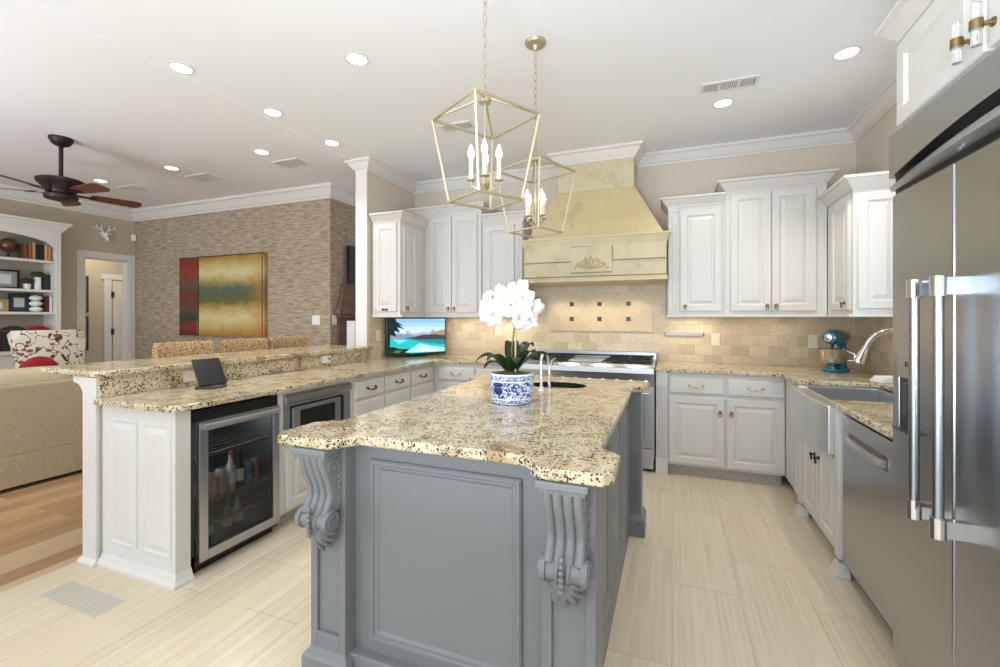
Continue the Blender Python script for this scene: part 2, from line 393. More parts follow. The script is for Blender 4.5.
        if bevel:
            b = o.modifiers.new('bevel', 'BEVEL'); b.width = bevel; b.segments = seg; b.limit_method = 'ANGLE'; b.angle_limit = math.radians(35)
        if sub:
            b = o.modifiers.new('sub', 'SUBSURF'); b.levels = sub; b.render_levels = sub
        return o
def B(*a): return MB().box(*a)
def thing(name, label, cat, loc=(0, 0, 0), rz=0, group=None):
    o = bpy.data.objects.new(name, None); COL.objects.link(o); o.empty_display_size = .1
    o.location = loc; o.rotation_euler = (0, 0, rz); return tag(o, label, cat, group)
def tag(o, label, cat, group=None, kind=None):
    if label: o['label'] = label
    if cat: o['category'] = cat
    if group: o['group'] = group
    if kind: o['kind'] = kind
    return o
def struct(o, label=None): o['kind'] = 'structure'; return tag(o, label, None)
def dup(root, loc, rz=None, label=None):
    r = root.copy(); COL.objects.link(r); r.location = loc
    if rz is not None: r.rotation_euler = (0, 0, rz)
    if label: r['label'] = label
    for ch in root.children:
        c = ch.copy(); COL.objects.link(c); c.parent = r
        for g in ch.children:
            d = g.copy(); COL.objects.link(d); d.parent = c
    return r

# ------------------------------------------------------------------ setting
XR, YB, XL, XS, YF = 1.48, 4.69, -7.65, -2.93, 4.33      # right wall, back wall, living left wall, stub wall face, textured wall
YN = -4.6
struct(B(-3.05, XR, YN, YB, -.06, 0).build('floor', 'floor'), 'pale striped porcelain plank tile floor of the kitchen')
struct(B(-9.2, -3.05, YN, 6.0, -.06, 0).build('floor_living', 'wood'), 'oak plank floor of the living room')
struct(B(-3.06, XR+.15, YN, YB+.1, CZ, CZ+.1).build('ceiling', 'ceil'), 'white kitchen ceiling')
struct(B(-9.2, -3.06, YN, 6.0, CZ-.010, CZ+.1).build('ceiling_living', 'ceil'), 'white living room ceiling')
struct(B(-3.06, XR+.12, YB, YB+.12, 0, CZ).build('wall_back', 'wall'))
wr = MB(); wy0, wy1, wz0, wz1 = 2.72, 3.62, 1.12, 2.25
wr.box(XR, XR+.12, YN, wy0, 0, CZ); wr.box(XR, XR+.12, wy1, YB, 0, CZ); wr.box(XR, XR+.12, wy0, wy1, 0, wz0); wr.box(XR, XR+.12, wy0, wy1, wz1, CZ)
struct(wr.build('wall_right', 'wall'))
wn = MB()
for a, b, c, d in ((wy0, wy0+.05, wz0, wz1), (wy1-.05, wy1, wz0, wz1), (wy0+.05, wy1-.05, wz0, wz0+.05), (wy0+.05, wy1-.05, wz1-.05, wz1), (wy0+.05, wy1-.05, 1.66, 1.70)): wn.box(XR+.02, XR+.07, a, b, c, d)
w1 = struct(wn.build('window_1', 'white2')); B(XR+.04, XR+.045, wy0+.05, wy1-.05, wz0+.05, wz1-.05).build('window_pane', 'pane', w1)
struct(B(XS-.13, XS, 3.785, YB, 0, CZ).build('wall_stub', 'wall'), 'wall end with white casing between kitchen and living room')
struct(B(XS-.135, XS+.004, 3.77, 3.785, 1.05, CZ-.1).build('trim_1', 'white2'))
struct(B(-7.65, -3.90, YF, YF+.12, 0, CZ).build('wall_textured', 'grass'))
struct(B(-3.95, -3.90, YF+.12, 5.4, 0, CZ).build('wall_fireplace', 'grass'))
struct(B(-3.90, -3.06, 5.3, 5.4, 0, CZ).build('wall_passage', 'wall2'))
dy0, dy1, dz = 3.70, 4.24, 2.19
wl = MB(); wl.box(XL-.12, XL, YN, dy0, 0, CZ); wl.box(XL-.12, XL, dy1, YF+.12, 0, CZ); wl.box(XL-.12, XL, dy0, dy1, dz, CZ)
struct(wl.build('wall_left', 'wall2'))
dt = MB(); dt.box(XL, XL+.02, dy0-.09, dy0, 0, dz+.09); dt.box(XL, XL+.02, dy1, dy1+.085, 0, dz+.09); dt.box(XL, XL+.02, dy0, dy1, dz, dz+.09)
dt.box(XL-.12, XL, dy0-.001, dy0+.015, 0, dz); dt.box(XL-.12, XL, dy1-.015, dy1+.001, 0, dz); dt.box(XL-.12, XL, dy0, dy1, dz-.015, dz)
struct(dt.build('trim_2', 'white2', bevel=.003))
# hall beyond the cased opening
struct(B(-9.2, -9.08, 2.6, 6.0, 0, CZ).build('wall_hall', 'wall2'))
struct(B(-9.08, XL-.12, 5.9, 6.0, 0, CZ).build('wall_hall_end', 'wall2'))

CP = [(0, -.11), (.012, -.11), (.014, -.096), (.03, -.085), (.055, -.05), (.07, -.03), (.085, -.026), (.09, -.02), (.09, 0)]
def crown_run(pts, out, name, z=CZ, closed=False, sc=1):
    """crown along wall polyline; out = which side ( +1 left of travel )"""
    mb = MB(); mb.smooth = False; P = [Vector((x, y, 0)) for x, y in pts]; L = []
    for i, p in enumerate(P):
        ns = []
        if i > 0: d = (P[i]-P[i-1]).normalized(); ns.append(Vector((-d.y, d.x, 0))*out)
        if i < len(P)-1: d = (P[i+1]-P[i]).normalized(); ns.append(Vector((-d.y, d.x, 0))*out)
        n = sum(ns, Vector()); n = n/ (n.length**2) * (len(ns)) if len(ns) == 2 else n
        if len(ns) == 2:
            nn = (ns[0]+ns[1]).normalized(); n = nn/max(.2, nn.dot(ns[0]))
        L.append([p+n*a*sc+Vector((0, 0, z+b*sc)) for a, b in CP]+[p+Vector((0, 0, z))])
    mb.loops(L); return struct(mb.build(name, 'white2'))
hx0, hx1, hcy = -1.07, -.33, 4.36       # hood chimney
crown_run([(XS-.13, 4.3), (XS-.13, 3.785), (XS, 3.785), (XS, YB), (hx0, YB)], -1, 'trim_3')
crown_run([(hx1, YB), (XR, YB), (XR, 2.15)], -1, 'trim_4')
crown_run([(XL, YN), (XL, YF), (-3.90, YF), (-3.90, 5.3)], -1, 'trim_5', CZ-.010, sc=1.35)
struct(B(-7.65, -3.90, YF-.018, YF, 0, .14).build('baseboard_living', 'white2'))

# backsplash
bs = MB(); bs.box(XS, XR, YB-.012, YB, .9, 1.36); bs.mi = 0
bk = struct(bs.build('wall_backsplash', 'tile'), 'tumbled travertine tile backsplash')
struct(B(XR-.012, XR, 3.62, YB-.012, .9, 1.36).build('wall_backsplash_right', 'tile'))
struct(B(XS, XS+.012, 3.80, YB-.012, .9, 1.36).build('wall_backsplash_left', 'tile'))
struct(B(-1.40, -.06, YB-.016, YB, 1.36, 1.75).build('wall_backsplash_hood', 'tile'))
dg = struct(B(-1.25, -.18, YB-.022, YB-.012, 1.20, 1.60).build('wall_backsplash_diagonal', 'tiled'), 'diagonal travertine tile inset behind the range')
for x in (-.99, -.70, -.41):
    for z in (1.325, 1.48):
        B(x-.022, x+.022, YB-.026, YB-.021, z-.022, z+.022).build('accent_tile', col('#3B2A16', .3), dg)

# ------------------------------------------------------------------ hardware
def knob(p, x, z, y=-.02, m='brass'):
    k = MB(); k.lathe([(.012, 0), (.014, -.004), (.006, -.008), (.006, -.018), (.011, -.022), (.011, -.027), (.004, -.03)], (x, y, z+.008), 10, 'y')
    k.tube([(x+.013*math.cos(t), y-.02, z-.010+.017*math.sin(t)) for t in [i*PI/6 for i in range(12)]], .0035, 6, True)
    return k.build('knob', m, p)
def pull(p, x, z, y=-.02, w=.05, m='pewter'):
    k = MB()
    for s in (-1, 1): k.ball((x+s*w, y-.006, z+.004), .011, 8, (1.2, .6, 1))
    k.tube([(x-w, y-.01, z), (x-w*.8, y-.022, z-.008), (x-w*.3, y-.024, z-.013), (x, y-.025, z-.010), (x+w*.3, y-.024, z-.013), (x+w*.8, y-.022, z-.008), (x+w, y-.01, z)], .0045, 6)
    k.ball((x, y-.025, z-.01), .008, 8)
    return k.build('drawer_pull', m, p)
def cdoor(root, x0, x1, z0, z1, kx=None, kz=None, m='white', km='brass'):
    d = MB().door(x0, x1, z0, z1).build('door', m, root)
    if kx is not None: knob(d, kx, kz, m=km)
    return d
def cdrawer(root, x0, x1, z0, z1, m='white', pw=.05, km='pewter', px=None):
    d = MB().drawer(x0, x1, z0, z1).build('drawer', m, root)
    pull(d, (x0+x1)/2 if px is None else px, (z0+z1)/2, w=min(pw, (x1-x0)*.3), m=km); return d
def pilaster(root, x0, x1, z0, z1, t=.02, y=0, base=.12, cap=.10, m='white', n=3):
    k = MB(); k.box(x0, x1, y-t, y+.02, z0+base, z1-cap); k.box(x0-.004, x1+.004, y-t-.01, y+.02, z0, z0+base); k.box(x0-.003, x1+.003, y-t-.006, y+.02, z1-cap, z1)
    w = (x1-x0)/(2*n+1)
    for i in range(n+1):
        a = x0+w*(2*i); k.box(a, a+w, y-t-.008, y-t, z0+base+.02, z1-cap-.02)
    return k.build('pilaster', m, root, .002)

# ------------------------------------------------------------------ base cabinets, back wall
FB = 4.07
t = thing('base_cabinet', 'white base cabinet right of the range, two drawers over two doors', 'cabinet', (-.13, FB, 0))
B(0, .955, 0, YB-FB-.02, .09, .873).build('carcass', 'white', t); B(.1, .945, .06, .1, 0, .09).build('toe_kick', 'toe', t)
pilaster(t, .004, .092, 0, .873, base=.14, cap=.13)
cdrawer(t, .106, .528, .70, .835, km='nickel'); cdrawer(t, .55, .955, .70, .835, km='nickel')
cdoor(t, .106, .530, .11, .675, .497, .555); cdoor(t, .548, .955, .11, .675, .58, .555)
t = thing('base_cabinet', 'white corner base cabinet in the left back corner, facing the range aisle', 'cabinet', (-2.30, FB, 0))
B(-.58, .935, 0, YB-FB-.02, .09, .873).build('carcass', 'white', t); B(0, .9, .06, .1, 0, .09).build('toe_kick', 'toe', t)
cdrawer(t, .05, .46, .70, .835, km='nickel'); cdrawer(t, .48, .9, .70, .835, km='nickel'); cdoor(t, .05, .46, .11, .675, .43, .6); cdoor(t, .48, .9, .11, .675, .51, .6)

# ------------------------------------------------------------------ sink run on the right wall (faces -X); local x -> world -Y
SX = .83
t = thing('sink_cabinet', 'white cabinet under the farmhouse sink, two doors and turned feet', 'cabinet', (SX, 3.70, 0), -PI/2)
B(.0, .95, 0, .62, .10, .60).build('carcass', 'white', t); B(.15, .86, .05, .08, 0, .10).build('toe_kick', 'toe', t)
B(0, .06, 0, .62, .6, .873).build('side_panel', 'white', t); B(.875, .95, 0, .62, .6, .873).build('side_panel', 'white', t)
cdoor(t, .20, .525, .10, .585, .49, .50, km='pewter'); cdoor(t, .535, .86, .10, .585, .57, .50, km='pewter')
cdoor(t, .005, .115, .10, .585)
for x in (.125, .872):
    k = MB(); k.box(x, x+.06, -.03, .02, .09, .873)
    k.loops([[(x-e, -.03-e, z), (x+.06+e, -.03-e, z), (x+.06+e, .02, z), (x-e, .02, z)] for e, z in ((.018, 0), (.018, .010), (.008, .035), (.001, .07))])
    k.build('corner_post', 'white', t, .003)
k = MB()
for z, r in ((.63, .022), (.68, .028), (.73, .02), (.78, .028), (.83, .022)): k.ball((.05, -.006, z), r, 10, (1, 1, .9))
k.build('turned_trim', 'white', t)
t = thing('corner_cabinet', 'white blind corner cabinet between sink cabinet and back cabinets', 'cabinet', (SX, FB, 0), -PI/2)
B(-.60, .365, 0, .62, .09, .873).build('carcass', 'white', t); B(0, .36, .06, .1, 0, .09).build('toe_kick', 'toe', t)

# farmhouse sink
t = thing('farmhouse_sink', 'stainless apron-front farmhouse sink set in the right counter', 'sink', (.772, 3.62, 0), -PI/2)
k = MB(); k.loops([[(.0, .02-.02*math.sin(0), z)]*0 or [(0, .0, z), (.10, -.012, z), (.40, -.02, z), (.69, -.012, z), (.79, 0, z), (.79, .06, z), (0, .06, z)] for z in (.61, .868)])
k.build('apron', 'sink', t, .006)
k = MB(); k.box(0, .79, .06, .075, .66, .868); k.box(0, .79, .485, .5, .66, .868); k.box(0, .015, .075, .485, .66, .868); k.box(.775, .79, .075, .485, .66, .868); k.box(0, .79, .06, .5, .645, .66)
k.build('basin', 'sink', t, .003)
MB().lathe([(.045, 0), (.045, .004), (.03, .002)], (.395, .3, .66), 16).build('drain', 'chrome', t)
# faucet
t = thing('kitchen_faucet', 'chrome gooseneck pull-down faucet arching over the farmhouse sink', 'faucet', (1.335, 3.25, .905))
k = MB(); k.lathe([(.03, 0), (.03, .012), (.02, .03), (.016, .06)], (0, 0, 0), 16)
arc = [(0, 0, .05), (0, 0, .225)]+[(-.132+.132*math.cos(a), 0, .225+.132*math.sin(a)) for a in [PI*i/12 for i in range(1, 12)]]
k.tube(arc, .013, 12); k.build('neck', 'chrome', t)
e = Vector(arc[-1]); d = (Vector(arc[-1])-Vector(arc[-2])).normalized()
k = MB(); k.tube([e, e+d*.02, e+d*.03, e+d*.09, e+d*.105], [.016, .016, .019, .027, .025], 14); k.build('spray_head', 'chrome', t)
k = MB(); k.tube([(0, -.02, .05), (0, -.06, .07), (0, -.1, .10)], .007, 8); k.build('lever', 'chrome', t)
# dishwasher
t = thing('dishwasher', 'stainless dishwasher between the sink and the refrigerator', 'dishwasher', (.815, 2.745, 0), -PI/2)
B(.005, .60, .03, .6, .09, .87).build('cabinet', 'black', t)
B(0, .605, -.005, .03, .10, .845).build('door', 'steelv', t, .004)
B(0.0, .6, .06, .09, 0, .1).build('toe_kick', 'black', t)
k = MB(); L = []
for i in range(13):
    u = i/12; x = .10+.40*u; b = .016*math.sin(PI*u)
    L.append([(x, -.005-.012-b, .725-.0), (x, -.005-.018-b, .74), (x, -.005-.012-b, .757), (x, -.003, .757), (x, -.003, .725)])
k.smooth = True; k.loops(L); k.build('handle', 'steel', t)
B(.09, .51, -.0062, -.004, .712, .772).build('handle_recess', col('#6F6C69', .4, .8), t)

# ------------------------------------------------------------------ refrigerator (faces -X)
t = thing('refrigerator', 'tall built-in stainless side-by-side refrigerator with two long bar handles', 'refrigerator', (.778, 2.08, 0), -PI/2)
B(0, 1.22, .03, .68, .1, 2.01).build('cabinet', col('#8F8C89', .35, .8), t)
B(.01, 1.21, .05, .6, 0, .1).build('toe_grille', 'black', t)
seam = .40
def fdoor(x0, x1, n):
    return B(x0, x1, -.015, .03, .105, 1.788).build(n, 'steelv', t, .006)
d1 = fdoor(.012, seam-.004, 'freezer_door'); d2 = fdoor(seam+.004, 1.215, 'refrigerator_door')
B(0, 1.22, .0, .03, 1.786, 1.86).build('shadow_gap', 'black', t)
def arcz(x, a, b): return a+(b-a)*math.sin(PI*x/1.22)
n = 24; k = MB()
low = [(1.22*i/n, arcz(1.22*i/n, 1.855, 1.905)) for i in range(n+1)]
k.loops([[(x, y, z) for x, z in low]+[(1.22, y, 2.01), (0, y, 2.01)] for y in (-.02, .03)]); k.build('grille_top', 'steel', t)
k = MB(); up = [(1.22*i/n, arcz(1.22*i/n, 1.828, 1.858)) for i in range(n+1)]
L = []
for i in range(n+1):
    x, z = up[i]; b = .03*math.sin(PI*i/n)
    L.append([(x, -.012-b*.3, 1.806), (x, -.02-b, 1.82), (x, -.012-b*.5, z), (x, .03, z), (x, .03, 1.806)])
k.smooth = True; k.loops(L); k.build('grille_lip', 'steel', t)
B(.003, 1.217, .02, .03, 1.83, 1.95).build('grille_vent', 'black', t)
for dd, x in ((d1, .335), (d2, .468)):
    h = MB(); h.tube([(x, -.08, .73), (x, -.08, 1.44)], .0135, 14); h = h.build('handle', 'steelv', dd)
    for z in (.745, 1.425):
        k = MB(); k.box(x-.013, x+.013, -.08, -.014, z-.024, z+.024); k.lathe([(.019, -.028), (.019, .028)], (x, -.08, z), 16); k.build('handle_bracket', 'chrome', h)
k = MB(); k.box(.075, .195, -.0162, -.0145, .94, 1.125); dsp = k.build('dispenser_recess', 'black', d1)
k = MB()
for a, b, c, dd in ((.066, .204, 1.125, 1.215), (.066, .075, .942, 1.125), (.195, .204, .942, 1.125), (.066, .204, .928, .942)): k.box(a, b, -.019, -.0145, c, dd)
k.build('dispenser_frame', 'steel', dsp, .002)
k = MB()
for i in range(4): k.box(.12+i*.017, .132+i*.017, -.0197, -.0188, 1.165, 1.183)
k.build('dispenser_buttons', 'black', dsp)
k = MB(); k.box(.13, .16, -.03, -.016, 1.0, 1.11); k.box(.08, .19, -.04, -.016, .942, .95); k.build('dispenser_paddle', col('#3A3A3C', .3), dsp)
# cabinet over the refrigerator
t = thing('over_fridge_cabinet', 'white cabinet above the refrigerator with acrylic pulls', 'cabinet', (.79, 2.075, 2.02), -PI/2)
B(0, 1.22, .0, .68, 0, .34).build('carcass', 'white', t)
for x0, x1, kx in ((.02, .515, .52), (.53, 1.20, .70)):
    d = MB().door(x0, x1, .02, .315).build('door', 'white', t)
for x, z in ((.47, .075), (.555, .075)):
    pl = MB().tube([(x, -.055, z-.055), (x, -.055, z+.055)], .011, 12).build('pull', 'acrylic', t)
    k = MB(); k.lathe([(.014, -.012), (.014, .012)], (x, -.055, z), 12); k.tube([(x, -.055, z), (x, -.019, z)], .006, 8); k.lathe([(.012, 0), (.012, -.004)], (x, -.02, z), 12, 'y'); k.build('pull_mount', 'brass', pl)
MB().crown(0, 1.22, 0, .68, .34, .075, .06, ('l', 'f')).build('crown', 'white', t)

# ------------------------------------------------------------------ wall cabinets
def wallcab(label, x, y, rz, w, d, z0, z1, doors, ch=.085, cp=.065, sides=('l', 'f', 'r'), pil=None, extra=None, carc=None):
    t = thing('wall_cabinet', label, 'cabinet', (x, y, 0), rz)
    B(0, w, 0, d, z0, z1).build('carcass', 'white', t)
    k = MB(); k.box(-.012 if 'l' in sides else 0, w+(.012 if 'r' in sides else 0), -.03, d, z0-.018, z0); k.build('light_rail', 'white', t, .004)
    MB().crown(0, w, -.004, d, z1, ch, cp, sides).build('crown', 'white', t)
    for x0, x1, kx in doors: cdoor(t, x0, x1, z0+.035, z1-.035, kx, z0+.075, km='brass')
    if pil: pilaster(t, pil[0], pil[1], z0, z1, base=.0, cap=.05, t=.012, n=2)
    return t
U = 4.35; UD = YB-U-.014
wallcab('short white wall cabinet just right of the range hood, one door', -.035, U, 0, .468, UD, 1.36, 2.34, [(.105, .44, .145)], sides=('l', 'f'), pil=(.01, .085))
wallcab('tall white double-door wall cabinet right of the range hood', .433, U-.02, 0, .742, UD+.02, 1.36, 2.44, [(.04, .345, .315), (.352, .665, .38)], sides=('l', 'f', 'r'))
t = wallcab('white wall cabinet on the right wall, its panelled end towards the camera', 1.178, U-.03, -PI/2, .54, .29, 1.36, 2.235, [(.13, .50, .44)], sides=('f', 'r'))
k = MB(); k.door(0.02, .27, 1.40, 2.20, .014); k.xf(Matrix.Translation((.54, 0.005, 0)) @ Matrix.Rotation(PI/2, 4, 'Z')); k.build('end_panel', 'white', t)
wallcab('short white wall cabinet just left of the range hood, behind the orchid', -1.885, U, 0, .462, UD, 1.36, 2.34, [(.04, .365, .08)], sides=('r', 'f'), pil=(.38, .452))
wallcab('tall white double-door wall cabinet left of the hood, above the small screen', -2.75, U-.02, 0, .862, UD+.02, 1.36, 2.47, [(.22, .515, .485), (.522, .82, .555)], sides=('l', 'f', 'r'))
t = wallcab('white wall cabinet on the left wall end, beside the casing post', -2.575, 3.85, PI/2, .475, .338, 1.36, 2.325, [(.045, .30, .085)], sides=('l', 'f'))
k = MB(); k.door(.03, .30, 1.40, 2.30, .016); k.xf(Matrix.Translation((-.002, .335, 0)) @ Matrix.Rotation(-PI/2, 4, 'Z')); ep = k.build('end_panel', 'white', t)
k = MB(); 
kx = MB(); kx.box(.135, .195, -.03, -.018, 1.418, 1.424)
for s in (.14, .19): kx.ball((s, -.024, 1.421), .012, 8)
kx.ball((.165, -.03, 1.421), .008, 8); kx.xf(Matrix.Translation((-.002, .335, 0)) @ Matrix.Rotation(-PI/2, 4, 'Z')); kx.build('drawer_pull', 'pewter', ep)

# ------------------------------------------------------------------ range hood
t = thing('range_hood', 'cream plaster range hood with carved mantel band over the range', 'range hood', (-.70, YB, 0))
hw = .655; yf = -.54
k = MB(); k.loops([[(-a, b, z), (a, b, z), (a, -.016, z), (-a, -.016, z)] for a, b, z in ((hw-.02, yf+.03, 2.09), (.372, -.33, 2.575))]); k.build('canopy', 'hood', t, .004)
k = MB(); k.box(-.365, .365, -.33, -.016, 2.575, CZ-.10); k.build('chimney', 'hoodband', t, .004)
k = MB(); k.crown(-.365, .365, -.33, -.016, CZ-.11, .11, .09); k.build('chimney_crown', 'white2', t)
k = MB(); k.box(-hw, hw, yf+.015, -.03, 1.70, 2.06)
band = k.build('mantel_band', 'hoodband', t, .003)
k = MB(); k.crown(-hw, hw, yf+.015, -.03, 2.02, .075, .035); k.build('top_moulding', 'hoodband', band)
k = MB(); k.box(-hw-.012, hw+.012, yf-.005, -.03, 1.675, 1.705); k.box(-hw-.006, hw+.006, yf+.003, -.03, 1.705, 1.72); k.build('bottom_moulding', 'hoodband', band, .004)
k = MB()
for a, b in ((-hw, -.19), (.19, hw)): k.box(a, b, yf+.005, yf+.02, 1.868, 1.882)
k.box(-.19, .19, yf+.002, yf+.02, 1.76, 2.0)
k.build('centre_plaque', 'hoodband', band, .003)
k = MB()
for a, b, c, d in ((-.19, .19, 1.757, 1.761), (.188, .192, 1.88, 2.0), (-.19, -.02, 1.999, 2.003), (-hw, -.19, 1.863, 1.867), (.19, hw, 1.863, 1.867), (-hw, hw, 1.722, 1.726)): k.box(a, b, yf-.001, yf+.02, c, d)
k.build('glaze_line', 'antique', band)
k = MB()
def leaf(k, c, ang, ln, w, y):
    pts = []
    for i in range(7):
        u = i/6; pts.append((c[0]+math.cos(ang)*ln*u+math.sin(ang)*.012*math.sin(PI*u*1.2), y-.012*math.sin(PI*min(u+.15, 1)), c[1]+math.sin(ang)*ln*u))
    k.tube(pts, [max(.003, w*math.sin(PI*(.15+.8*i/6))) for i in range(7)], 6)
for a in (90, 62, 118, 38, 142, 14, 166): leaf(k, (0, 1.80), math.radians(a), .115 if 30 < a < 150 else .13, .012, yf)
for s in (-1, 1):
    k.tube([(s*(.11+.03*math.cos(q)*(1-q/9)), yf-.008, 1.825+.03*math.sin(q)*(1-q/9)) for q in [i*.6 for i in range(12)]], .006, 6)
    k.tube([(s*(.055+.02*math.cos(q)*(1-q/9)), yf-.008, 1.86+.02*math.sin(q)*(1-q/9)) for q in [i*.6 for i in range(12)]], .005, 6)
    k.ball((s*.15, yf-.004, 1.80), .012, 8)
k.ball((0, yf-.008, 1.81), .018, 10); k.build('carved_ornament', plaster('ornament_glaze', '#D6C79C', '#C4B284', '#8F7B55'), band)
for x in (-.35, .0, .35): lamp('hood_lamp', 'SPOT', (-.70+x, 4.45, 1.67), 7, (1, .84, .60), .04, spot=math.radians(125))

# ------------------------------------------------------------------ range
RX0, RW = -1.362, 1.222
t = thing('range', 'wide stainless professional gas range under the hood', 'range', (RX0, 4.0, 0))
B(0, RW, .03, .66, .12, .90).build('body', 'steel', t, .003)
B(.01, RW-.01, .08, .6, .02, .12).build('kick_panel', 'steel', t)
k = MB()
for x in (.05, RW-.05):
    for y in (.1, .55): k.lathe([(.02, 0), (.02, .03)], (x, y, 0), 10)
k.build('foot', 'black', t)
k = MB(); k.loops([[(x, .03, .745), (x, -.012, .755), (x, -.02, .80), (x, -.03, .86), (x, -.02, .905), (x, .02, .925), (x, .08, .925), (x, .08, .745)] for x in (0, RW)]); k.build('control_panel', 'steel', t, .004)
for i in range(10):
    x = .07+i*(RW-.14)/9
    k = MB(); k.lathe([(.034, 0), (.034, -.006), (.028, -.008), (.026, -.035), (.016, -.038)], (x, -.014, .768), 14, 'y'); k.build('knob', 'chrome', t)
B(.004, RW-.004, .05, .64, .90, .928).build('cooktop', 'steel', t, .003)
for nm, x0, x1 in (('oven_door', .01, .75), ('oven_door', .765, RW-.01)):
    d = B(x0, x1, -.005, .03, .225, .735).build(nm, 'steel', t, .004)
    h = MB(); h.tube([(x0+.03, -.06, .695), (x1-.03, -.06, .695)], .013, 12)
    for x in (x0+.05, x1-.05): h.box(x-.012, x+.012, -.06, 0, .685, .705)
    h.build('handle', 'chrome', d)
    B(x0+.10, x1-.10, -.0065, -.004, .34, .60).build('oven_window', 'black', d)
B(.01, RW-.01, .0, .03, .13, .215).build('lower_panel', 'steel', t, .004)
k = MB(); k.box(0, RW, .56, .67, .928, .99); k.box(0, RW, .54, .68, .985, 1.0); k.build('backguard', 'steel', t, .003)
B(.02, RW-.02, .535, .545, .955, .972).build('backguard_slot', 'black', t)
for x0, x1 in ((.04, .43), (.80, RW-.03)):
    w = (x1-x0)/2
    for j in range(2):
        for a in range(2):
            k = MB(); cx = x0+w*(a+.5); cy = .17+.21*j+.02; w2 = w/2-.008
            for s in (-1, 1): k.box(cx+s*w2-.006, cx+s*w2+.006, cy-.10, cy+.10, .94, .962); k.box(cx-w2, cx+w2, cy+s*.094-.006, cy+s*.094+.006, .94, .962)
            for q in range(4):
                an = q*PI/2+PI/4; k.bar((cx+.03*math.cos(an), cy+.03*math.sin(an), .955), (cx+w2*math.cos(an)*1.3, cy+.094*math.sin(an)*1.3, .955), .01, .02)
            k.lathe([(.045, .93), (.045, .94), (.03, .95)], (cx, cy, 0), 14); k.build('burner_grate', 'iron', t)
k = MB(); k.box(.46, .77, .10, .50, .93, .945); k.build('griddle', 'steel', t, .003)

# ------------------------------------------------------------------ worktops
GT = .873; GH = .905
k = MB(); k.prism([(-.135, YB-.012), (-.135, 4.035), (.735, 4.035), (.79, 3.98), (.79, 3.70), (.80, 3.625), (1.285, 3.625), (1.285, 2.83), (.80, 2.83), (.775, 2.80), (.775, 2.10), (1.466, 2.10), (1.466, YB-.012)], GT, GH)
tag(k.build('countertop', 'granite', bevel=.007), 'granite worktop running from the range around the farmhouse sink', 'countertop')
k = MB(); k.prism([(-2.876, 1.425), (-2.30, 1.425), (-2.245, 1.48), (-2.245, 3.96), (-2.17, 4.035), (-1.37, 4.035), (-1.37, YB-.012), (XS+.013, YB-.012), (XS+.013, 3.80), (-2.876, 3.80)], GT, GH)
tag(k.build('countertop', 'granite', bevel=.007), 'granite worktop along the peninsula, above the beverage cooler', 'countertop')
# raised bar
t = thing('raised_bar', 'raised granite breakfast bar on a white knee wall behind the peninsula', 'bar', (0, 0, 0))
B(-3.015, -2.905, 1.46, 3.775, 0, 1.017).build('knee_wall', 'white', t)
k = MB(); k.prism([(-3.45, 1.47), (-3.42, 1.44), (-2.90, 1.435), (-2.84, 1.47), (-2.84, 3.765), (-3.45, 3.765)], 1.017, 1.05); k.build('bar_top', 'granite', t, .007)
B(-2.905, -2.878, 1.462, 3.775, GH, 1.017).build('riser', 'granite', t)
k = MB(); k.box(-3.02, -2.90, 1.452, 1.47, .0, 1.012); k.loops([[(-3.025-e, 1.45-e, z), (-2.895+e*.3, 1.45-e, z), (-2.895+e*.3, 1.48, z), (-3.05-e, 1.48, z)] for e, z in ((.015, 0), (.015, .01), (.0, .03))]); k.build('end_trim', 'white', t, .003)
br = [(-3.015, 1.012), (-3.13, 1.012), (-3.13, .985), (-3.12, .975)]+[(-3.12+.085*math.sin(a), .975-.08*(1-math.cos(a))) for a in [i*PI/2/8 for i in range(1, 9)]]+[(-3.015, .88)]
for y in (1.462, 2.55, 3.6):
    MB().prism_y(br, y, y+.07).build('bracket', 'white', t, .003)
wp = MB(); wp.box(-2.879, -2.874, 3.09, 3.20, .935, 1.0); 
o = tag(wp.build('outlet_plate', 'whiteplastic', bevel=.001), 'white outlet plate on the granite bar riser', 'outlet'); B(-2.8745, -2.873, 3.17, 3.19, .955, .98).build('plug_socket', col('#3A3835'), o)

# peninsula units (face +X): local x -> world +Y
PX = -2.30
t = thing('peninsula_end_panel', 'white two-panel end of the peninsula facing the camera', 'cabinet panel', (-2.895, 1.48, 0))
B(0, .595, 0, .075, 0, .873).build('panel_board', 'white', t)
k = MB()
for a, b in ((.075, .30), (.335, .565)):
    k.ringpanel(a, b, .13, .80, [(0, .001), (0, -.004), (.004, -.006), (.012, -.006), (.018, .0-.001), (.03, -.001), (.052, -.007), (.054, -.007)])
k.build('raised_panel', 'white', t)
k = MB(); k.loops([[(-e*.2, -e, z), (.60+e, -e, z), (.60+e, .075, z), (-e*.2, .075, z)] for e, z in ((.026, 0), (.026, .012), (.012, .03), (.001, .06))]); k.build('base_trim', 'white', t)
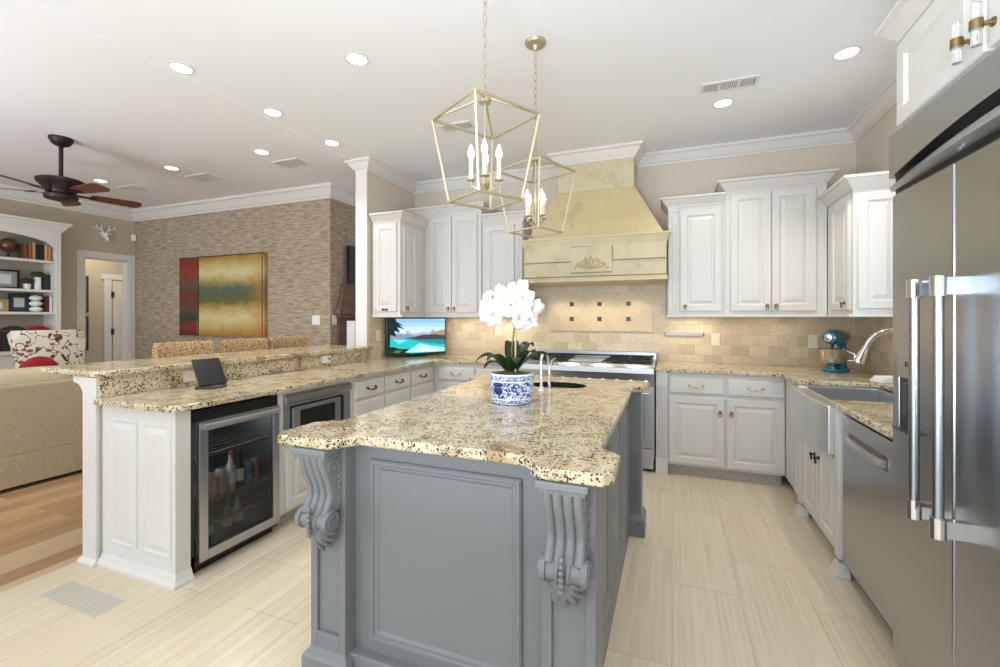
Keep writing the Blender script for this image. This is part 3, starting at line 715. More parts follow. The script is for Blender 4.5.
# beverage cooler
t = thing('beverage_cooler', 'under-counter beverage cooler with glass door and stainless frame in the peninsula', 'cooler', (PX-.005, 1.56, 0), PI/2)
k = MB(); k.box(0, .535, .55, .57, .04, .845); k.box(0, .018, 0, .55, .04, .845); k.box(.517, .535, 0, .55, .04, .845); k.box(0, .535, 0, .55, .79, .845); k.box(0, .535, 0, .55, .04, .10)
k.build('case', col('#2A2B2B', .5), t); B(.01, .525, .03, .06, 0, .04).build('kick_plate', 'black', t)
B(0.0, .535, -.002, .0, .80, .852).build('top_gap', 'black', t)
fr = MB(); z0, z1, f = .07, .795, .045
fr.frame4(.022, .522, z0, z1, f, -.035, -.003, .05)
dr = fr.build('door', 'steel', t, .002)
B(.022+f, .522-f, -.022, -.016, z0+.05, z1-.05).build('door_glass', 'glass', dr)
h = MB(); h.tube([(.03, -.05, z1-.022), (.505, -.05, z1-.022)], .017, 14)
for x in (.06, .475): h.box(x-.01, x+.01, -.05, -.03, z1-.03, z1-.014)
h.build('handle', 'steel', dr); MB().lathe([(.006, 0), (.006, -.004)], (.27, -.035, z0+.025), 10, 'y').build('lock', 'chrome', dr)
SHZ = (.225, .345, .60)
for z in SHZ:
    k = MB()
    for i in range(9): k.box(.02, .515, .04+i*.06, .043+i*.06, z-.004, z)
    k.box(.02, .515, .02, .03, z-.012, z+.006); k.build('wire_shelf', col('#8C8574', .3, .9), t)
lamp('cooler_light', 'AREA', (PX-.11, 1.83, .785), 5, (.9, .95, 1), .05, (0, 0, 0), .42)
def bottle(x, d, z, h, r, colr, label, cat, kind):
    w = (PX-.005-d, 1.56+x, z)
    o = thing(kind, label, cat, w, 0, 'drinks in the beverage cooler')
    if kind == 'can':
        MB().lathe([(r*.8, 0), (r, .01), (r, h-.02), (r*.82, h-.003), (r*.75, h-.006)], n=14).build('body', col(colr, .3, .3), o)
        MB().lathe([(r*.84, 0), (r*.84, .004), (r*.7, .002)], (0, 0, h-.004), 14).build('lid', 'chrome', o)
    else:
        MB().lathe([(r*.9, 0), (r, .008), (r, h*.58), (r*.42, h*.75), (r*.36, h*.92), (r*.42, h*.95), (r*.42, h*.97)], n=14).build('body', col(colr, .15), o)
        MB().lathe([(r*1.01, h*.18), (r*1.01, h*.48)], n=14).build('paper_label', col('#D9CFC2', .6), o)
        MB().lathe([(r*.45, h*.94), (r*.45, h)], n=12).build('cap', col('#7A2B25', .4, .4), o)
    return o
for a in ((.085, .055, .349, .20, .026, '#C07A6A', 'pink soda bottle at the left end of the cooler middle shelf', 'bottle', 'bottle'),
          (.145, .055, .349, .15, .028, '#D8B6A8', 'pale pink can beside the pink bottle in the cooler', 'can', 'can'),
          (.205, .055, .349, .15, .028, '#B9B3AC', 'silver can in the cooler next to the pale pink can', 'can', 'can'),
          (.262, .055, .349, .22, .026, '#B0A596', 'clear labelled bottle in the middle of the cooler shelf', 'bottle', 'bottle'),
          (.318, .055, .349, .23, .024, '#2B2724', 'dark bottle with white label in the cooler', 'bottle', 'bottle'),
          (.372, .055, .349, .14, .026, '#4F8C92', 'teal can on the cooler middle shelf', 'can', 'can'),
          (.425, .055, .349, .145, .026, '#8E5A58', 'dusky red can at the right end of the cooler shelf', 'can', 'can'),
          (.10, .09, .105, .19, .028, '#3E8A4E', 'green bottle on the bottom of the cooler, far left', 'bottle', 'bottle'),
          (.16, .10, .105, .17, .028, '#55705A', 'dull green bottle behind the cooler glass, bottom row second', 'bottle', 'bottle'),
          (.27, .09, .105, .20, .028, '#6E7079', 'clear grey bottle on the cooler bottom, middle', 'bottle', 'bottle'),
          (.335, .09, .105, .20, .028, '#7B7A86', 'violet grey bottle on the cooler bottom, rightmost', 'bottle', 'bottle')): bottle(*a)
# microwave unit
t = thing('microwave_cabinet', 'white peninsula cabinet housing the microwave, one door below', 'cabinet', (PX, 2.10, 0), PI/2)
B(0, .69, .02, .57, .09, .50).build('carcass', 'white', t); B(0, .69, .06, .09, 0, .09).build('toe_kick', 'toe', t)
k = MB(); k.box(0, .035, 0, .57, .501, .873); k.box(.655, .69, 0, .57, .501, .873); k.box(0, .69, 0, .02, .09, .501); k.box(.035, .655, 0, .02, .501, .53); k.box(.035, .655, 0, .57, .848, .873); k.build('face_frame', 'white', t)
MB().door(.045, .645, .11, .49).build('drawer', 'white', t)
t = thing('microwave', 'built-in stainless microwave drawer in the peninsula', 'microwave', (PX, 2.137, .532), PI/2)
B(.002, .614, .02, .5, 0, .314).build('case', 'dark', t)
k = MB(); k.box(0, .616, -.012, .0, .235, .314); k.loops([[(x, -.012, .25), (x, -.028, .265), (x, -.028, .295), (x, -.012, .31)] for x in (0, .616)]); k.box(0, .616, -.012, .02, -.003, .04); k.box(0, .04, -.012, .02, .04, .235); k.box(.54, .616, -.012, .02, .04, .235); k.build('trim_frame', 'steel', t, .002)
d = B(.05, .49, -.03, .02, .05, .225).build('door', 'steel', t, .003); B(.11, .43, -.0315, -.028, .075, .20).build('door_window', 'black', d)
B(.49, .54, -.016, .02, .05, .225).build('control_panel', 'black', t)
# drawers
t = thing('drawer_cabinet', 'white bank of peninsula drawers between microwave and back corner', 'cabinet', (PX, 2.795, 0), PI/2)
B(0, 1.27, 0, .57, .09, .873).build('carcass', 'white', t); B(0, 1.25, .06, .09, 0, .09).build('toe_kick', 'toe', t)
for a, b in ((.02, .385), (.405, .79), (.81, 1.20)):
    cdrawer(t, a, b, .70, .84); cdrawer(t, a, b, .41, .68); cdrawer(t, a, b, .11, .39)

# ------------------------------------------------------------------ island
IX, IG0, IG1 = -.727, .886, .922
t = thing('kitchen_island', 'grey painted kitchen island with carved corbels, in the foreground', 'kitchen island', (0, 0, 0))
B(-1.18, -.262, 1.335, 3.0, .10, IG0).build('body', 'grey', t)
B(-1.20, -.243, 1.30, 3.02, 0, .13).build('plinth', 'grey', t, .006)
def fr_moulding(k, x0, x1, z0, z1, y):
    k.ringpanel(x0, x1, z0, z1, [(0, y), (0, y-.010), (.006, y-.016), (.014, y-.016), (.019, y-.009), (.027, y-.009), (.034, y-.004), (.037, y-.002)])
k = MB(); fr_moulding(k, -1.012, -.440, .178, .828, 1.335); k.build('front_panel_moulding', 'grey', t)
def post(x0, x1, y0, y1, name='corner_post'):
    k = MB(); k.box(x0, x1, y0+.012, y1, .12, IG0); k.box(x0, x0+.03, y0, y0+.012, .12, IG0); k.box(x1-.03, x1, y0, y0+.012, .12, IG0)
    k.box(x0+.03, x1-.03, y0, y0+.012, .50, IG0); k.box(x0+.03, x1-.03, y0, y0+.012, .12, .19)
    p = k.build(name, 'grey', t, .002)
    k = MB(); k.loops([[(x0-e, y0-e, z), (x1+e, y0-e, z), (x1+e, y1, z), (x0-e, y1, z)] for e, z in ((.022, 0), (.022, .10), (.016, .112), (.006, .122), (.0, .13))]); k.build('post_base', 'grey', p)
    return p
PL = post(-1.243, -1.086, 1.28, 1.42); PR = post(-.3616, -.2018, 1.28, 1.42)
for x0, x1 in ((-1.31, -1.18), (-.30, -.176)):
    post(x0, x1, 2.85, 3.0)
def corbel(xc, y0, p):
    w = .058; n = 33; zt, zb = .872, .655; k = MB(); k.smooth = True
    prof = []
    for i in range(25):
        u = i/24; z = zt-.01-(zt-.01-zb)*u
        d = .078-.045*(.5-.5*math.cos(PI*min(1, u/.75)))+.030*max(0, (u-.72)/.28)**1.5
        prof.append((z, d))
    L = []
    for z, d in prof:
        row = []
        for j in range(n):
            a = -1+2*j/(n-1); q = (a+1)/2*4; fr_ = q-math.floor(q) if j < n-1 else 1
            rib = math.sqrt(max(0, 1-(2*fr_-1)**2))
            row.append((xc+a*w, y0-d-.012*rib, z))
        row += [(xc+w, y0+.004, z), (xc-w, y0+.004, z)]
        L.append(row)
    k.loops(L); c = k.build('corbel', 'grey', p, angle=60)
    k = MB(); k.box(xc-w-.016, xc+w+.016, y0-.098, y0+.004, zt-.008, zt+.013); k.box(xc-w-.008, xc+w+.008, y0-.088, y0+.004, zt-.022, zt-.008); k.build('corbel_cap', 'grey', c, .004)
    k = MB()
    sp = [(.036, -.068), (.036, -.05), (.030, -.048), (.030, -.024), (.036, -.02), (.036, -.012), (.028, -.008), (.028, .008), (.036, .012), (.036, .02), (.030, .024), (.030, .048), (.036, .05), (.036, .068)]
    k.lathe(sp, (xc, y0-.052, .628), 20, 'x')
    for s in (-1, 1):
        k.tube([(xc+s*.069, y0-.052+.028*(1-q/10.5)*math.cos(q), .628+.028*(1-q/10.5)*math.sin(q)) for q in [i*.55 for i in range(18)]], .004, 6)
        k.tube([(xc+s*w, y0-.040+.030*(1-q/10.5)*math.cos(q), .815+.03*(1-q/10.5)*math.sin(q)) for q in [i*.55 for i in range(18)]], .004, 6)
        for i in range(9): k.ball((xc+s*w, y0-.004, .672+i*.020), .009, 8, (.6, 1, 1))
    for i in range(6): k.ball((xc, y0-.088-.004*math.sin(i*PI/5), .588+i*.017), .0095, 8)
    k.build('scroll', 'grey', c)
    k = MB()
    for a in (-80, -58, -38, -19, 0, 19, 38, 58, 80):
        r = math.radians(a); ln = .108-.052*abs(a)/80
        pts = [(xc+math.sin(r)*ln*u*.95, y0-.040*(1-u**2)-.014-.010*math.sin(PI*u), .610-math.cos(r)*ln*u) for u in [i/6 for i in range(7)]]
        k.tube(pts, [.010, .013, .013, .012, .011, .009, .003], 8)
    k.loops([[(xc+x*w_, y0-d*.9, z) for x in (-1, -.5, 0, .5, 1)]+[(xc+w_, y0+.003, z), (xc-w_, y0+.003, z)] for z, w_, d in ((.615, .05, .045), (.57, .05, .04), (.53, .032, .022), (.51, .012, .01))])
    k.build('acanthus_leaf', 'grey', c)
corbel(-1.165, 1.28, PL); corbel(-.2815, 1.28, PR)
# side doors on the right face
k = MB()
for y0, y1 in ((1.50, 1.93), (1.95, 2.38), (2.40, 2.83)):
    k = MB(); k.door(0, y1-y0, .155, .87, .018); k.xf(Matrix.Translation((-.262, y0, 0)) @ Matrix.Rotation(PI/2, 4, 'Z')); k.build('door', 'grey', t)
    k = MB(); k.door(0, y1-y0, .155, .87, .018); k.xf(Matrix.Translation((-1.18, y1, 0)) @ Matrix.Rotation(-PI/2, 4, 'Z')); k.build('door', 'grey', t)
def arcpts(cx, cy, r, a0, a1, n=5): return [(cx+r*math.cos(math.radians(a0+(a1-a0)*i/n)), cy+r*math.sin(math.radians(a0+(a1-a0)*i/n))) for i in range(n+1)]
xa, xb, xc, xd = -1.332, -1.245, -.215, -.145
top = [(xa+.025, 1.188), (-1.09, 1.188)]+[(-1.065, 1.212), (-1.055, 1.24)]+[(-1.02, 1.278)]+[(-.42, 1.278), (-.385, 1.24), (-.375, 1.212), (-.35, 1.188), (xd-.025, 1.188), (xd, 1.225), (xd, 1.385), (xd-.02, 1.41), (xc+.01, 1.44), (xc, 1.47),
       (xc, 2.76), (xc+.015, 2.79), (xd-.02, 2.815), (xd, 2.84), (xd, 3.04), (xd-.025, 3.065), (xa+.025, 3.065), (xa, 3.04), (xa, 2.84), (xa+.02, 2.815), (xb-.015, 2.79), (xb, 2.76), (xb, 1.47), (xb-.01, 1.44), (xa+.02, 1.41), (xa, 1.385), (xa, 1.225)]
it = MB().prism(top, IG0, IG1).build('island_countertop', 'granite'); tag(it, 'granite island worktop with notched corners and a small prep sink', 'countertop')
cut = MB().prism([(-.66+.175*math.cos(a), 2.70+.135*math.sin(a)) for a in [2*PI*i/28 for i in range(28)]], .85, 1.0).build('cutter', 'granite')
bo = it.modifiers.new('hole', 'BOOLEAN'); bo.operation = 'DIFFERENCE'; bo.object = cut; bo.solver = 'EXACT'
bpy.context.view_layer.update(); ev = it.evaluated_get(bpy.context.evaluated_depsgraph_get()); nm = bpy.data.meshes.new_from_object(ev)
it.modifiers.clear(); it.data = nm; bpy.data.objects.remove(cut)
b = it.modifiers.new('bevel', 'BEVEL'); b.width = .009; b.segments = 3; b.limit_method = 'ANGLE'; b.angle_limit = math.radians(50)
t = thing('prep_sink', 'small dark oval prep sink set in the island worktop', 'sink', (-.66, 2.70, 0))
k = MB(); k.lathe([(.173, .920), (.171, .80), (.14, .77), (.02, .768)], n=28, sc=(1, .77)); k.f = [f for f in k.f if len(f) == 4] + [k.f[-1]]; k.m = k.m[:len(k.f)]; k.sm = k.sm[:len(k.f)]
k.build('bowl', col('#2E2B28', .3, .6), t); MB().lathe([(.03, 0), (.03, .003)], (0, 0, .769), 14).build('drain', 'chrome', t)
t = thing('bar_faucet', 'chrome gooseneck bar faucet beside the orchid pot on the island', 'faucet', (-.70, 2.47, IG1))
k = MB(); k.lathe([(.024, 0), (.024, .008), (.014, .02)], n=14); k.tube([(0, 0, .01), (0, 0, .165)]+[(.0+.012*i/8, .055-.055*math.cos(a), .165+.055*math.sin(a)) for i, a in enumerate([PI*i/9 for i in range(1, 10)])]+[(.012, .11, .13)], .0095, 10); k.build('neck', 'chrome', t)
k = MB(); k.lathe([(.018, 0), (.018, .006), (.010, .014)], (.05, -.01, 0), 12); k.tube([(.05, -.01, .01), (.05, -.01, .12), (.056, .02, .165), (.066, .06, .178)], [.009, .008, .008, .006], 8); k.build('side_spout', 'chrome', t)
k = MB(); k.lathe([(.014, 0), (.012, .03)], (-.06, .0, 0), 12); k.tube([(-.06, 0, .03), (-.09, -.01, .05)], .006, 8); k.build('lever', 'chrome', t)

# ------------------------------------------------------------------ orchid
t = thing('potted_orchid', 'white orchid in a blue and white porcelain pot on the island', 'plant', (-.735, 2.065, IG1))
k = MB(); k.lathe([(.092, 0), (.098, .004), (.104, .05), (.107, .10), (.107, .145), (.099, .145), (.097, .12), (.02, .118)], n=40); pot = k.build('pot', 'china', t)
k = MB(); k.ball((-.028, -.101, .075), .026, 14, (1, .22, 1)); k.ball((-.028, -.103, .098), .03, 12, (1.1, .2, .3)); k.build('medallion', col('#1F2C63', .15), pot)
k = MB()
for x, z, s in ((.052, .07, 1), (.06, .085, .7), (.048, .085, .8), (.056, .058, .8)): k.ball((x, -math.sqrt(.106**2-x*x)+.002, z), .008*s, 8, (1, .4, 1.3))
k.build('floral_motif', col('#3C539A', .15), pot)
MB().lathe([(.096, .11), (.09, .135), (.05, .15), (.01, .153)], n=20).build('moss', 'moss', t)
def oleaf(ang, ln, w, lift, droop):
    k = MB(); k.smooth = True; n = 10; V = []
    for i in range(n+1):
        u = i/n; r = .015+ln*u; z = .14+lift*math.sin(PI*u*.62)-droop*u*u; ww = w*math.sin(PI*min(1, .12+.88*u))**.7+.004
        if i == n: ww = .003
        ca, sa = math.cos(ang), math.sin(ang)
        V.append([(r*ca-j*ww*sa, r*sa+j*ww*ca, z+abs(j)*ww*.35) for j in (-1, 0, 1)])
    vs = [p for r in V for p in r]+[(x, y, z-.003) for r in V for x, y, z in r]; m = 3*(n+1)
    fs = []
    for i in range(n):
        for j in range(2): a = i*3+j; fs.append((a, a+1, a+4, a+3)); fs.append((m+a, m+a+3, m+a+4, m+a+1))
        for j in (0, 2): a = i*3+j; fs.append((a, a+3, m+a+3, m+a))
    k.add(vs, fs); k.build('leaf', 'leaf', t, angle=80)
for a, ln, w, li, dr in ((200, .17, .036, .12, .06), (170, .15, .034, .08, .06), (235, .13, .034, .11, .03), (-20, .14, .034, .13, .03), (20, .20, .034, .13, .06), (60, .13, .033, .15, .01), (110, .12, .033, .15, 0), (300, .11, .033, .10, .03)):
    oleaf(math.radians(a), ln, w, li, dr)
MB().tube([(.022, -.015, .12), (.028, -.02, .47)], .005, 8).build('stake', 'stake', t)
st = [(.005, 0, .13), (.0, -.005, .25), (.018, -.012, .38), (.028, -.02, .46), (.02, -.03, .50), (-.02, -.04, .515), (-.06, -.045, .50), (-.10, -.05, .455)]
MB().tube(st, .0038, 8).build('flower_stem', 'stem', t)
k = MB(); k.tube([(.028, -.02, .44), (.05, -.03, .48), (.075, -.03, .475), (.09, -.035, .44)], .003, 6); k.tube([(.02, -.02, .41), (.012, -.035, .45), (.03, -.05, .47)], .004, 6); k.build('flower_stem', col('#4B4A2A', .5), t)
def blossom(c, nrm, s, roll):
    k = MB(); nrm = Vector(nrm).normalized(); ax = nrm.orthogonal().normalized(); ax.rotate(Matrix.Rotation(roll, 3, nrm)) ; bx = nrm.cross(ax)
    k.smooth = True
    for a, ln, w in ((90, 1, .58), (180+32, .95, .55), (-32, .95, .55), (8, 1.0, .85), (172, 1.0, .85)):
        r = math.radians(a); d = ax*math.cos(r)+bx*math.sin(r); e = nrm.cross(d); c0 = Vector(c); rows = []
        for i in range(6):
            u = i/5; ww = w*s*math.sin(PI*(.1+.86*u))*.62; base = c0+d*ln*s*u+nrm*(.18*s*math.sin(PI*u)-.16*s*u*u+ (.02*s if w > .7 else 0))
            rows.append([base-e*ww-nrm*ww*.12, base+nrm*ww*.06, base+e*ww-nrm*ww*.12])
        vs = [p for q in rows for p in q]; vs += [p-nrm*.0015 for p in vs]; m = 18; fs = []
        for i in range(5):
            for j in range(2): q = i*3+j; fs += [(q, q+1, q+4, q+3), (m+q, m+q+3, m+q+4, m+q+1)]
            for j in (0, 2): q = i*3+j; fs.append((q, q+3, m+q+3, m+q))
        k.add(vs, fs)
    o = k.build('blossom', 'petal', t, angle=80)
    MB().ball(Vector(c)+nrm*.14*s-bx*.1*s, .13*s, 8, (1, 1, .8)).build('lip', 'lip', o)
rnd = random.Random(5)
for c in ((-.015, -.075, .50), (.045, -.085, .52), (.035, -.08, .455), (.09, -.065, .50), (.085, -.06, .44), (.005, -.06, .54), (.065, -.05, .55), (.055, -.045, .41), (-.075, -.07, .475), (-.115, -.06, .50), (-.10, -.06, .43), (-.055, -.05, .53), (-.135, -.03, .46), (-.065, -.065, .415), (.115, -.03, .46), (.10, -.02, .40)):
    blossom(c, (.15+rnd.uniform(-.5, .3)+c[0]*2, -1, rnd.uniform(-.2, .35)), rnd.uniform(.050, .060), rnd.uniform(-.5, .5))

# ------------------------------------------------------------------ stand mixer
t = thing('stand_mixer', 'teal stand mixer with steel bowl on the right back corner counter', 'mixer', (1.235, 4.33, GH), math.radians(55))
t.scale = (.95, .95, 1)
k = MB(); k.smooth = True; base = [(.11*math.cos(a)*(1.35 if math.cos(a) < 0 else 1.25), .092*math.sin(a)) for a in [2*PI*i/24 for i in range(24)]]
k.loops([[(x*s, y*s, z) for x, y in base] for s, z in ((.97, 0), (1, .006), (1, .022), (.93, .03))]); b_ = k.build('base', 'teal', t)
k = MB(); k.smooth = True; k.loops([[(-x0+.055*s*math.cos(a), .05*s*math.sin(a), z) for a in [2*PI*i/18 for i in range(18)]] for x0, s, z in ((-.085, 1.1, .02), (-.085, .9, .06), (-.09, .85, .15), (-.08, .95, .21), (-.07, 1, .24))]); k.build('column', 'teal', t)
k = MB(); k.smooth = True
k.loops([[(x, .062*s*math.cos(a), .275+.055*s*math.sin(a)) for a in [2*PI*i/20 for i in range(20)]] for x, s in ((.17, .3), (.165, .75), (.14, .95), (.06, 1.05), (-.06, 1.05), (-.12, .98), (-.15, .8), (-.16, .35))]); hd = k.build('head', 'teal', t)
MB().lathe([(.058, 0), (.06, .012), (.058, .024)], (-.02, 0, .262), 20, 'z').build('trim_band', 'chrome', hd)
MB().lathe([(.03, 0), (.03, -.012), (.01, -.02)], (-.155, 0, .275), 16, 'x').build('hub_cap', 'chrome', hd)
k = MB(); k.lathe([(.03, .04), (.033, .052), (.07, .075), (.1, .12), (.108, .185), (.112, .19), (.106, .19), (.09, .13), (.02, .09)], (-.055, 0, -.008), 28); k.build('bowl', mat('polished_steel', '#D9D5D0', .08, 1), t)
MB().lathe([(.02, 0), (.03, .04)], (-.055, 0, .19), 12).build('beater_shaft', 'chrome', t)
MB().tube([(-.06, -.105, .165), (-.06, -.15, .15), (-.06, -.15, .10), (-.06, -.10, .095)], .006, 8).build('bowl_handle', 'chrome', t)
k = MB(); k.tube([(.14, .02, .17), (.17, .05, .14), (.18, .06, .05), (.17, .09, .006), (.15, .16, .005)], .004, 6); k.build('power_cord', 'black', t)

# small things on the counters
t = thing('smart_display', 'black tablet on a charging stand on the peninsula worktop', 'tablet', (-2.665, 1.93, GH), math.radians(80))
k = MB(); k.lathe([(.085, 0), (.085, .008), (.07, .014), (.03, .02)], n=24); k.build('stand', 'black', t)
k = MB(); k.box(-.08, .08, -.006, .006, 0, .185); k.xf(Matrix.Translation((0, -.025, .018)) @ Matrix.Rotation(math.radians(-33), 4, 'X')); sc = k.build('tablet', 'black', t, .003)
k = MB(); k.tube([(.05, .03, .01), (.10, .0, .006), (.13, .04, .005), (.10, .08, .005), (.04, .09, .02)], .0025, 6); k.build('cable', col('#C9C9C6', .4), t)
k = MB(); k.box(-.04, 0, .06, .10, .03, .09)
o = B(-2.8785, -2.874, 1.90, 1.97, .93, 1.0).build('outlet_plate', 'ivory'); tag(o, 'ivory outlet plate on the bar riser behind the tablet', 'outlet')
t = thing('folded_cloth', 'white folded dishcloth on the counter behind the sink', 'cloth', (1.36, 3.71, GH), .3)
k = MB(); k.smooth = True
for i, (w, z) in enumerate(((.10, 0), (.09, .014), (.075, .027))): k.box(-w, w, -.05, .05, z, z+.014)
k.build('towel', 'paper', t, .005)
# TV in the corner
a = math.atan2(4.57-4.03, -2.40+2.86)
t = thing('television', 'small flat screen showing a turquoise mountain lake, in the left counter corner', 'television', (-2.66, 4.30, GH), a)
tw, th = .345, .415
B(-tw, tw, 0, .035, .018, .018+th).build('housing', 'black', t, .003)
k = MB(); k.box(-.10, .10, -.04, .07, 0, .012); k.box(-.04, .04, .005, .03, .01, .05); k.build('stand', 'black', t)
def scr(polys):
    k = MB(); mats = []
    for i, (c, p) in enumerate(polys):
        mats.append(emit(c)); k.mi = i; y = -.0012-.00025*i
        k.add([(-tw+.01+(2*tw-.02)*u, y, .03+(th-.024)*v) for u, v in p], [tuple(range(len(p)))])
    return k, mats
rr = random.Random(3)
mts = [(0, .52)]+[(i/14, .58+.13*rr.random()*(1 if i % 2 else .4)) for i in range(1, 14)]+[(1, .62), (1, .4), (0, .4)]
def strip(v0, v1): return [(0, v0), (1, v0), (1, v1), (0, v1)]
polys = [('#8FC6EE', strip(.86, 1)), ('#A9D6F4', strip(.76, .88)), ('#C6E4F7', strip(.55, .78)), ('#AEB6CC', mts), ('#8B93B4', [(u, v-.06) for u, v in mts[:-2]]+[(1, .38), (0, .38)]),
         ('#E9EEF6', [(.5, .62), (.56, .70), (.6, .60)]), ('#E4E9F2', [(.2, .60), (.27, .69), (.33, .58)]), ('#DDE5F0', [(.36, .6), (.42, .67), (.47, .6)]),
         ('#B08D6C', [(.62, .46), (.8, .60), (.93, .67), (1, .69), (1, .46)]), ('#39414A', [(.28, .46), (.45, .48), (.62, .54), (.8, .55), (1, .52), (1, .38), (.4, .40)]),
         ('#27C4C4', [(0, .05), (0, .44), (.3, .45), (.6, .40), (1, .37), (1, .0), (0, 0)]), ('#1B8F96', [(.3, .43), (.55, .41), (1, .39), (1, .25), (.7, .30), (.5, .37)]), ('#8FE8EC', [(.1, .42), (.2, .30), (.35, .40)]),
         ('#A6EBF2', [(.3, .05), (.55, .30), (.75, .22), (1, .16), (1, .04)]), ('#DDF7FA', [(.45, .08), (.6, .2), (.8, .12), (.9, .06)]),
         ('#10281F', [(0, 0), (0, .2), (.1, .22), (.2, .16), (.38, .14), (.3, .05), (.42, .02), (1, .05), (1, 0)]), ('#3E8A3E', [(.1, .06), (.16, .13), (.25, .11), (.2, .04)]),
         ('#12251F', [(0, 1), (.14, 1), (.16, .92), (.28, .80), (.2, .82), (.30, .70), (.17, .76), (.22, .62), (.12, .66), (.16, .5), (.06, .55), (.05, .2), (0, .2)])]
k, ms = scr(polys); k.build('screen', ms, t)

# outlets and knife bar on the backsplash
def plate(lbl, x, z, y=YB-.012, rz=0, m='ivory', w=.036, h=.058, name='outlet_plate', loc=None):
    t = thing(name, lbl, 'switch' if 'switch' in name else 'outlet', loc or (x, y, z), rz)
    B(-w, w, -.006, 0, -h, h).build('cover', m, t, .002); B(-w*.45, w*.45, -.008, -.005, -h*.62, h*.62).build('rocker', m, t, .001)
plate('ivory switch plate on the tile right of the steel bar', .385, 1.13, name='switch_plate')
plate('ivory outlet plate on the tile left of the stand mixer', 1.165, 1.125)
plate('ivory outlet plate on the tile behind the orchid', -1.83, 1.195)
plate('ivory switch plate on the left tile return beside the screen', 0, 0, rz=PI/2, loc=(XS+.012, 3.95, 1.15), name='switch_plate')
plate('white switch plate on the textured wall right of the painting', -4.12, 1.31, YF, m='whiteplastic', w=.06, name='switch_plate')
plate('white outlet plate on the textured wall beside the fireplace', 0, 0, rz=PI/2, loc=(-3.90, 4.40, 1.31), m='whiteplastic')
t = thing('knife_bar', 'slim stainless magnetic bar mounted on the tile beside the range', 'knife rack', (.105, YB-.012, 1.18))
B(-.17, .17, -.02, 0, -.016, .016).build('bar', col('#A9A6A2', .45, .9), t, .002)
k = MB(); k.box(-.175, -.17, -.022, 0, -.018, .018); k.box(.17, .175, -.022, 0, -.018, .018); k.build('end_cap', 'pewter', t)

# ------------------------------------------------------------------ pendants
def pendant(x, y, rz, label, phi):
    zt, zb = 2.20, 1.84; t = thing('lantern_pendant', label, 'pendant light', (x, y, 0), rz, 'lantern pendants over the island')
    a, b = .165, .112; k = MB(); s = .011
    T = [(-a, -a, zt), (a, -a, zt), (a, a, zt), (-a, a, zt)]; Bq = [(-b, -b, zb), (b, -b, zb), (b, b, zb), (-b, b, zb)]
    for i in range(4):
        k.bar(T[i], T[(i+1) % 4], s); k.bar(Bq[i], Bq[(i+1) % 4], s); k.bar(T[i], Bq[i], s)
    c = .03
    k.build('cage', 'nickel', t, .0015)
    k = MB()
    for i in range(4): k.bar(T[i], (T[i][0]*.12, T[i][1]*.12, zt+.075), .008)
    k.lathe([(.014, 0), (.026, .004), (.026, .02), (.012, .035), (.010, .05)], (0, 0, zt+.055), 14); k.build('top_frame', 'nickel', t)
    k = MB(); k.tube([(0, 0, zt+.06), (0, 0, zb+.06)], .0055, 10); k.lathe([(.005, -.03), (.016, -.015), (.022, 0), (.016, .015), (.008, .03)], (0, 0, zb+.07), 14)
    for i in range(4):
        an = phi-rz+i*PI/2; dx, dy = math.cos(an), math.sin(an)
        k.tube([(0, 0, zb+.07), (dx*.03, dy*.03, zb+.05), (dx*.055, dy*.055, zb+.06), (dx*.06, dy*.06, zb+.085)], .0045, 8)
        k.lathe([(.008, 0), (.020, .004), (.020, .008), (.010, .010)], (dx*.06, dy*.06, zb+.082), 12)
    arm = k.build('candle_arm', 'nickel', t)
    for i in range(4):
        an = phi-rz+i*PI/2; dx, dy = math.cos(an)*.06, math.sin(an)*.06
        c = MB().lathe([(.0095, 0), (.0095, .085)], (dx, dy, zb+.092), 12).build('candle', 'candle', t)
        MB().lathe([(.006, 0), (.013, .016), (.0135, .03), (.007, .05), (.002, .064)], (dx, dy, zb+.177), 12).build('bulb', 'bulb', c)
    k = MB(); z = zt+.105; i = 0
    while z < CZ-.05:
        o = (i % 2)*PI/2; pts = []
        for q in range(12):
            an = 2*PI*q/12; u = .0085*math.cos(an); pts.append((u*math.cos(o), u*math.sin(o), z+.027*math.sin(an)))
        k.tube(pts, .0022, 6, True); z += .045; i += 1
    k.build('chain', 'nickel', t)
    MB().lathe([(.062, 0), (.064, -.006), (.056, -.018), (.02, -.026), (.008, -.05)], (0, 0, CZ), 24).build('canopy', 'nickel', t)
pendant(-.75, 1.762, math.radians(-31), 'nearer champagne lantern pendant hanging over the island front', math.radians(21+0))
pendant(-.75, 2.52, math.radians(-23), 'farther champagne lantern pendant hanging before the range hood', math.radians(21+32))

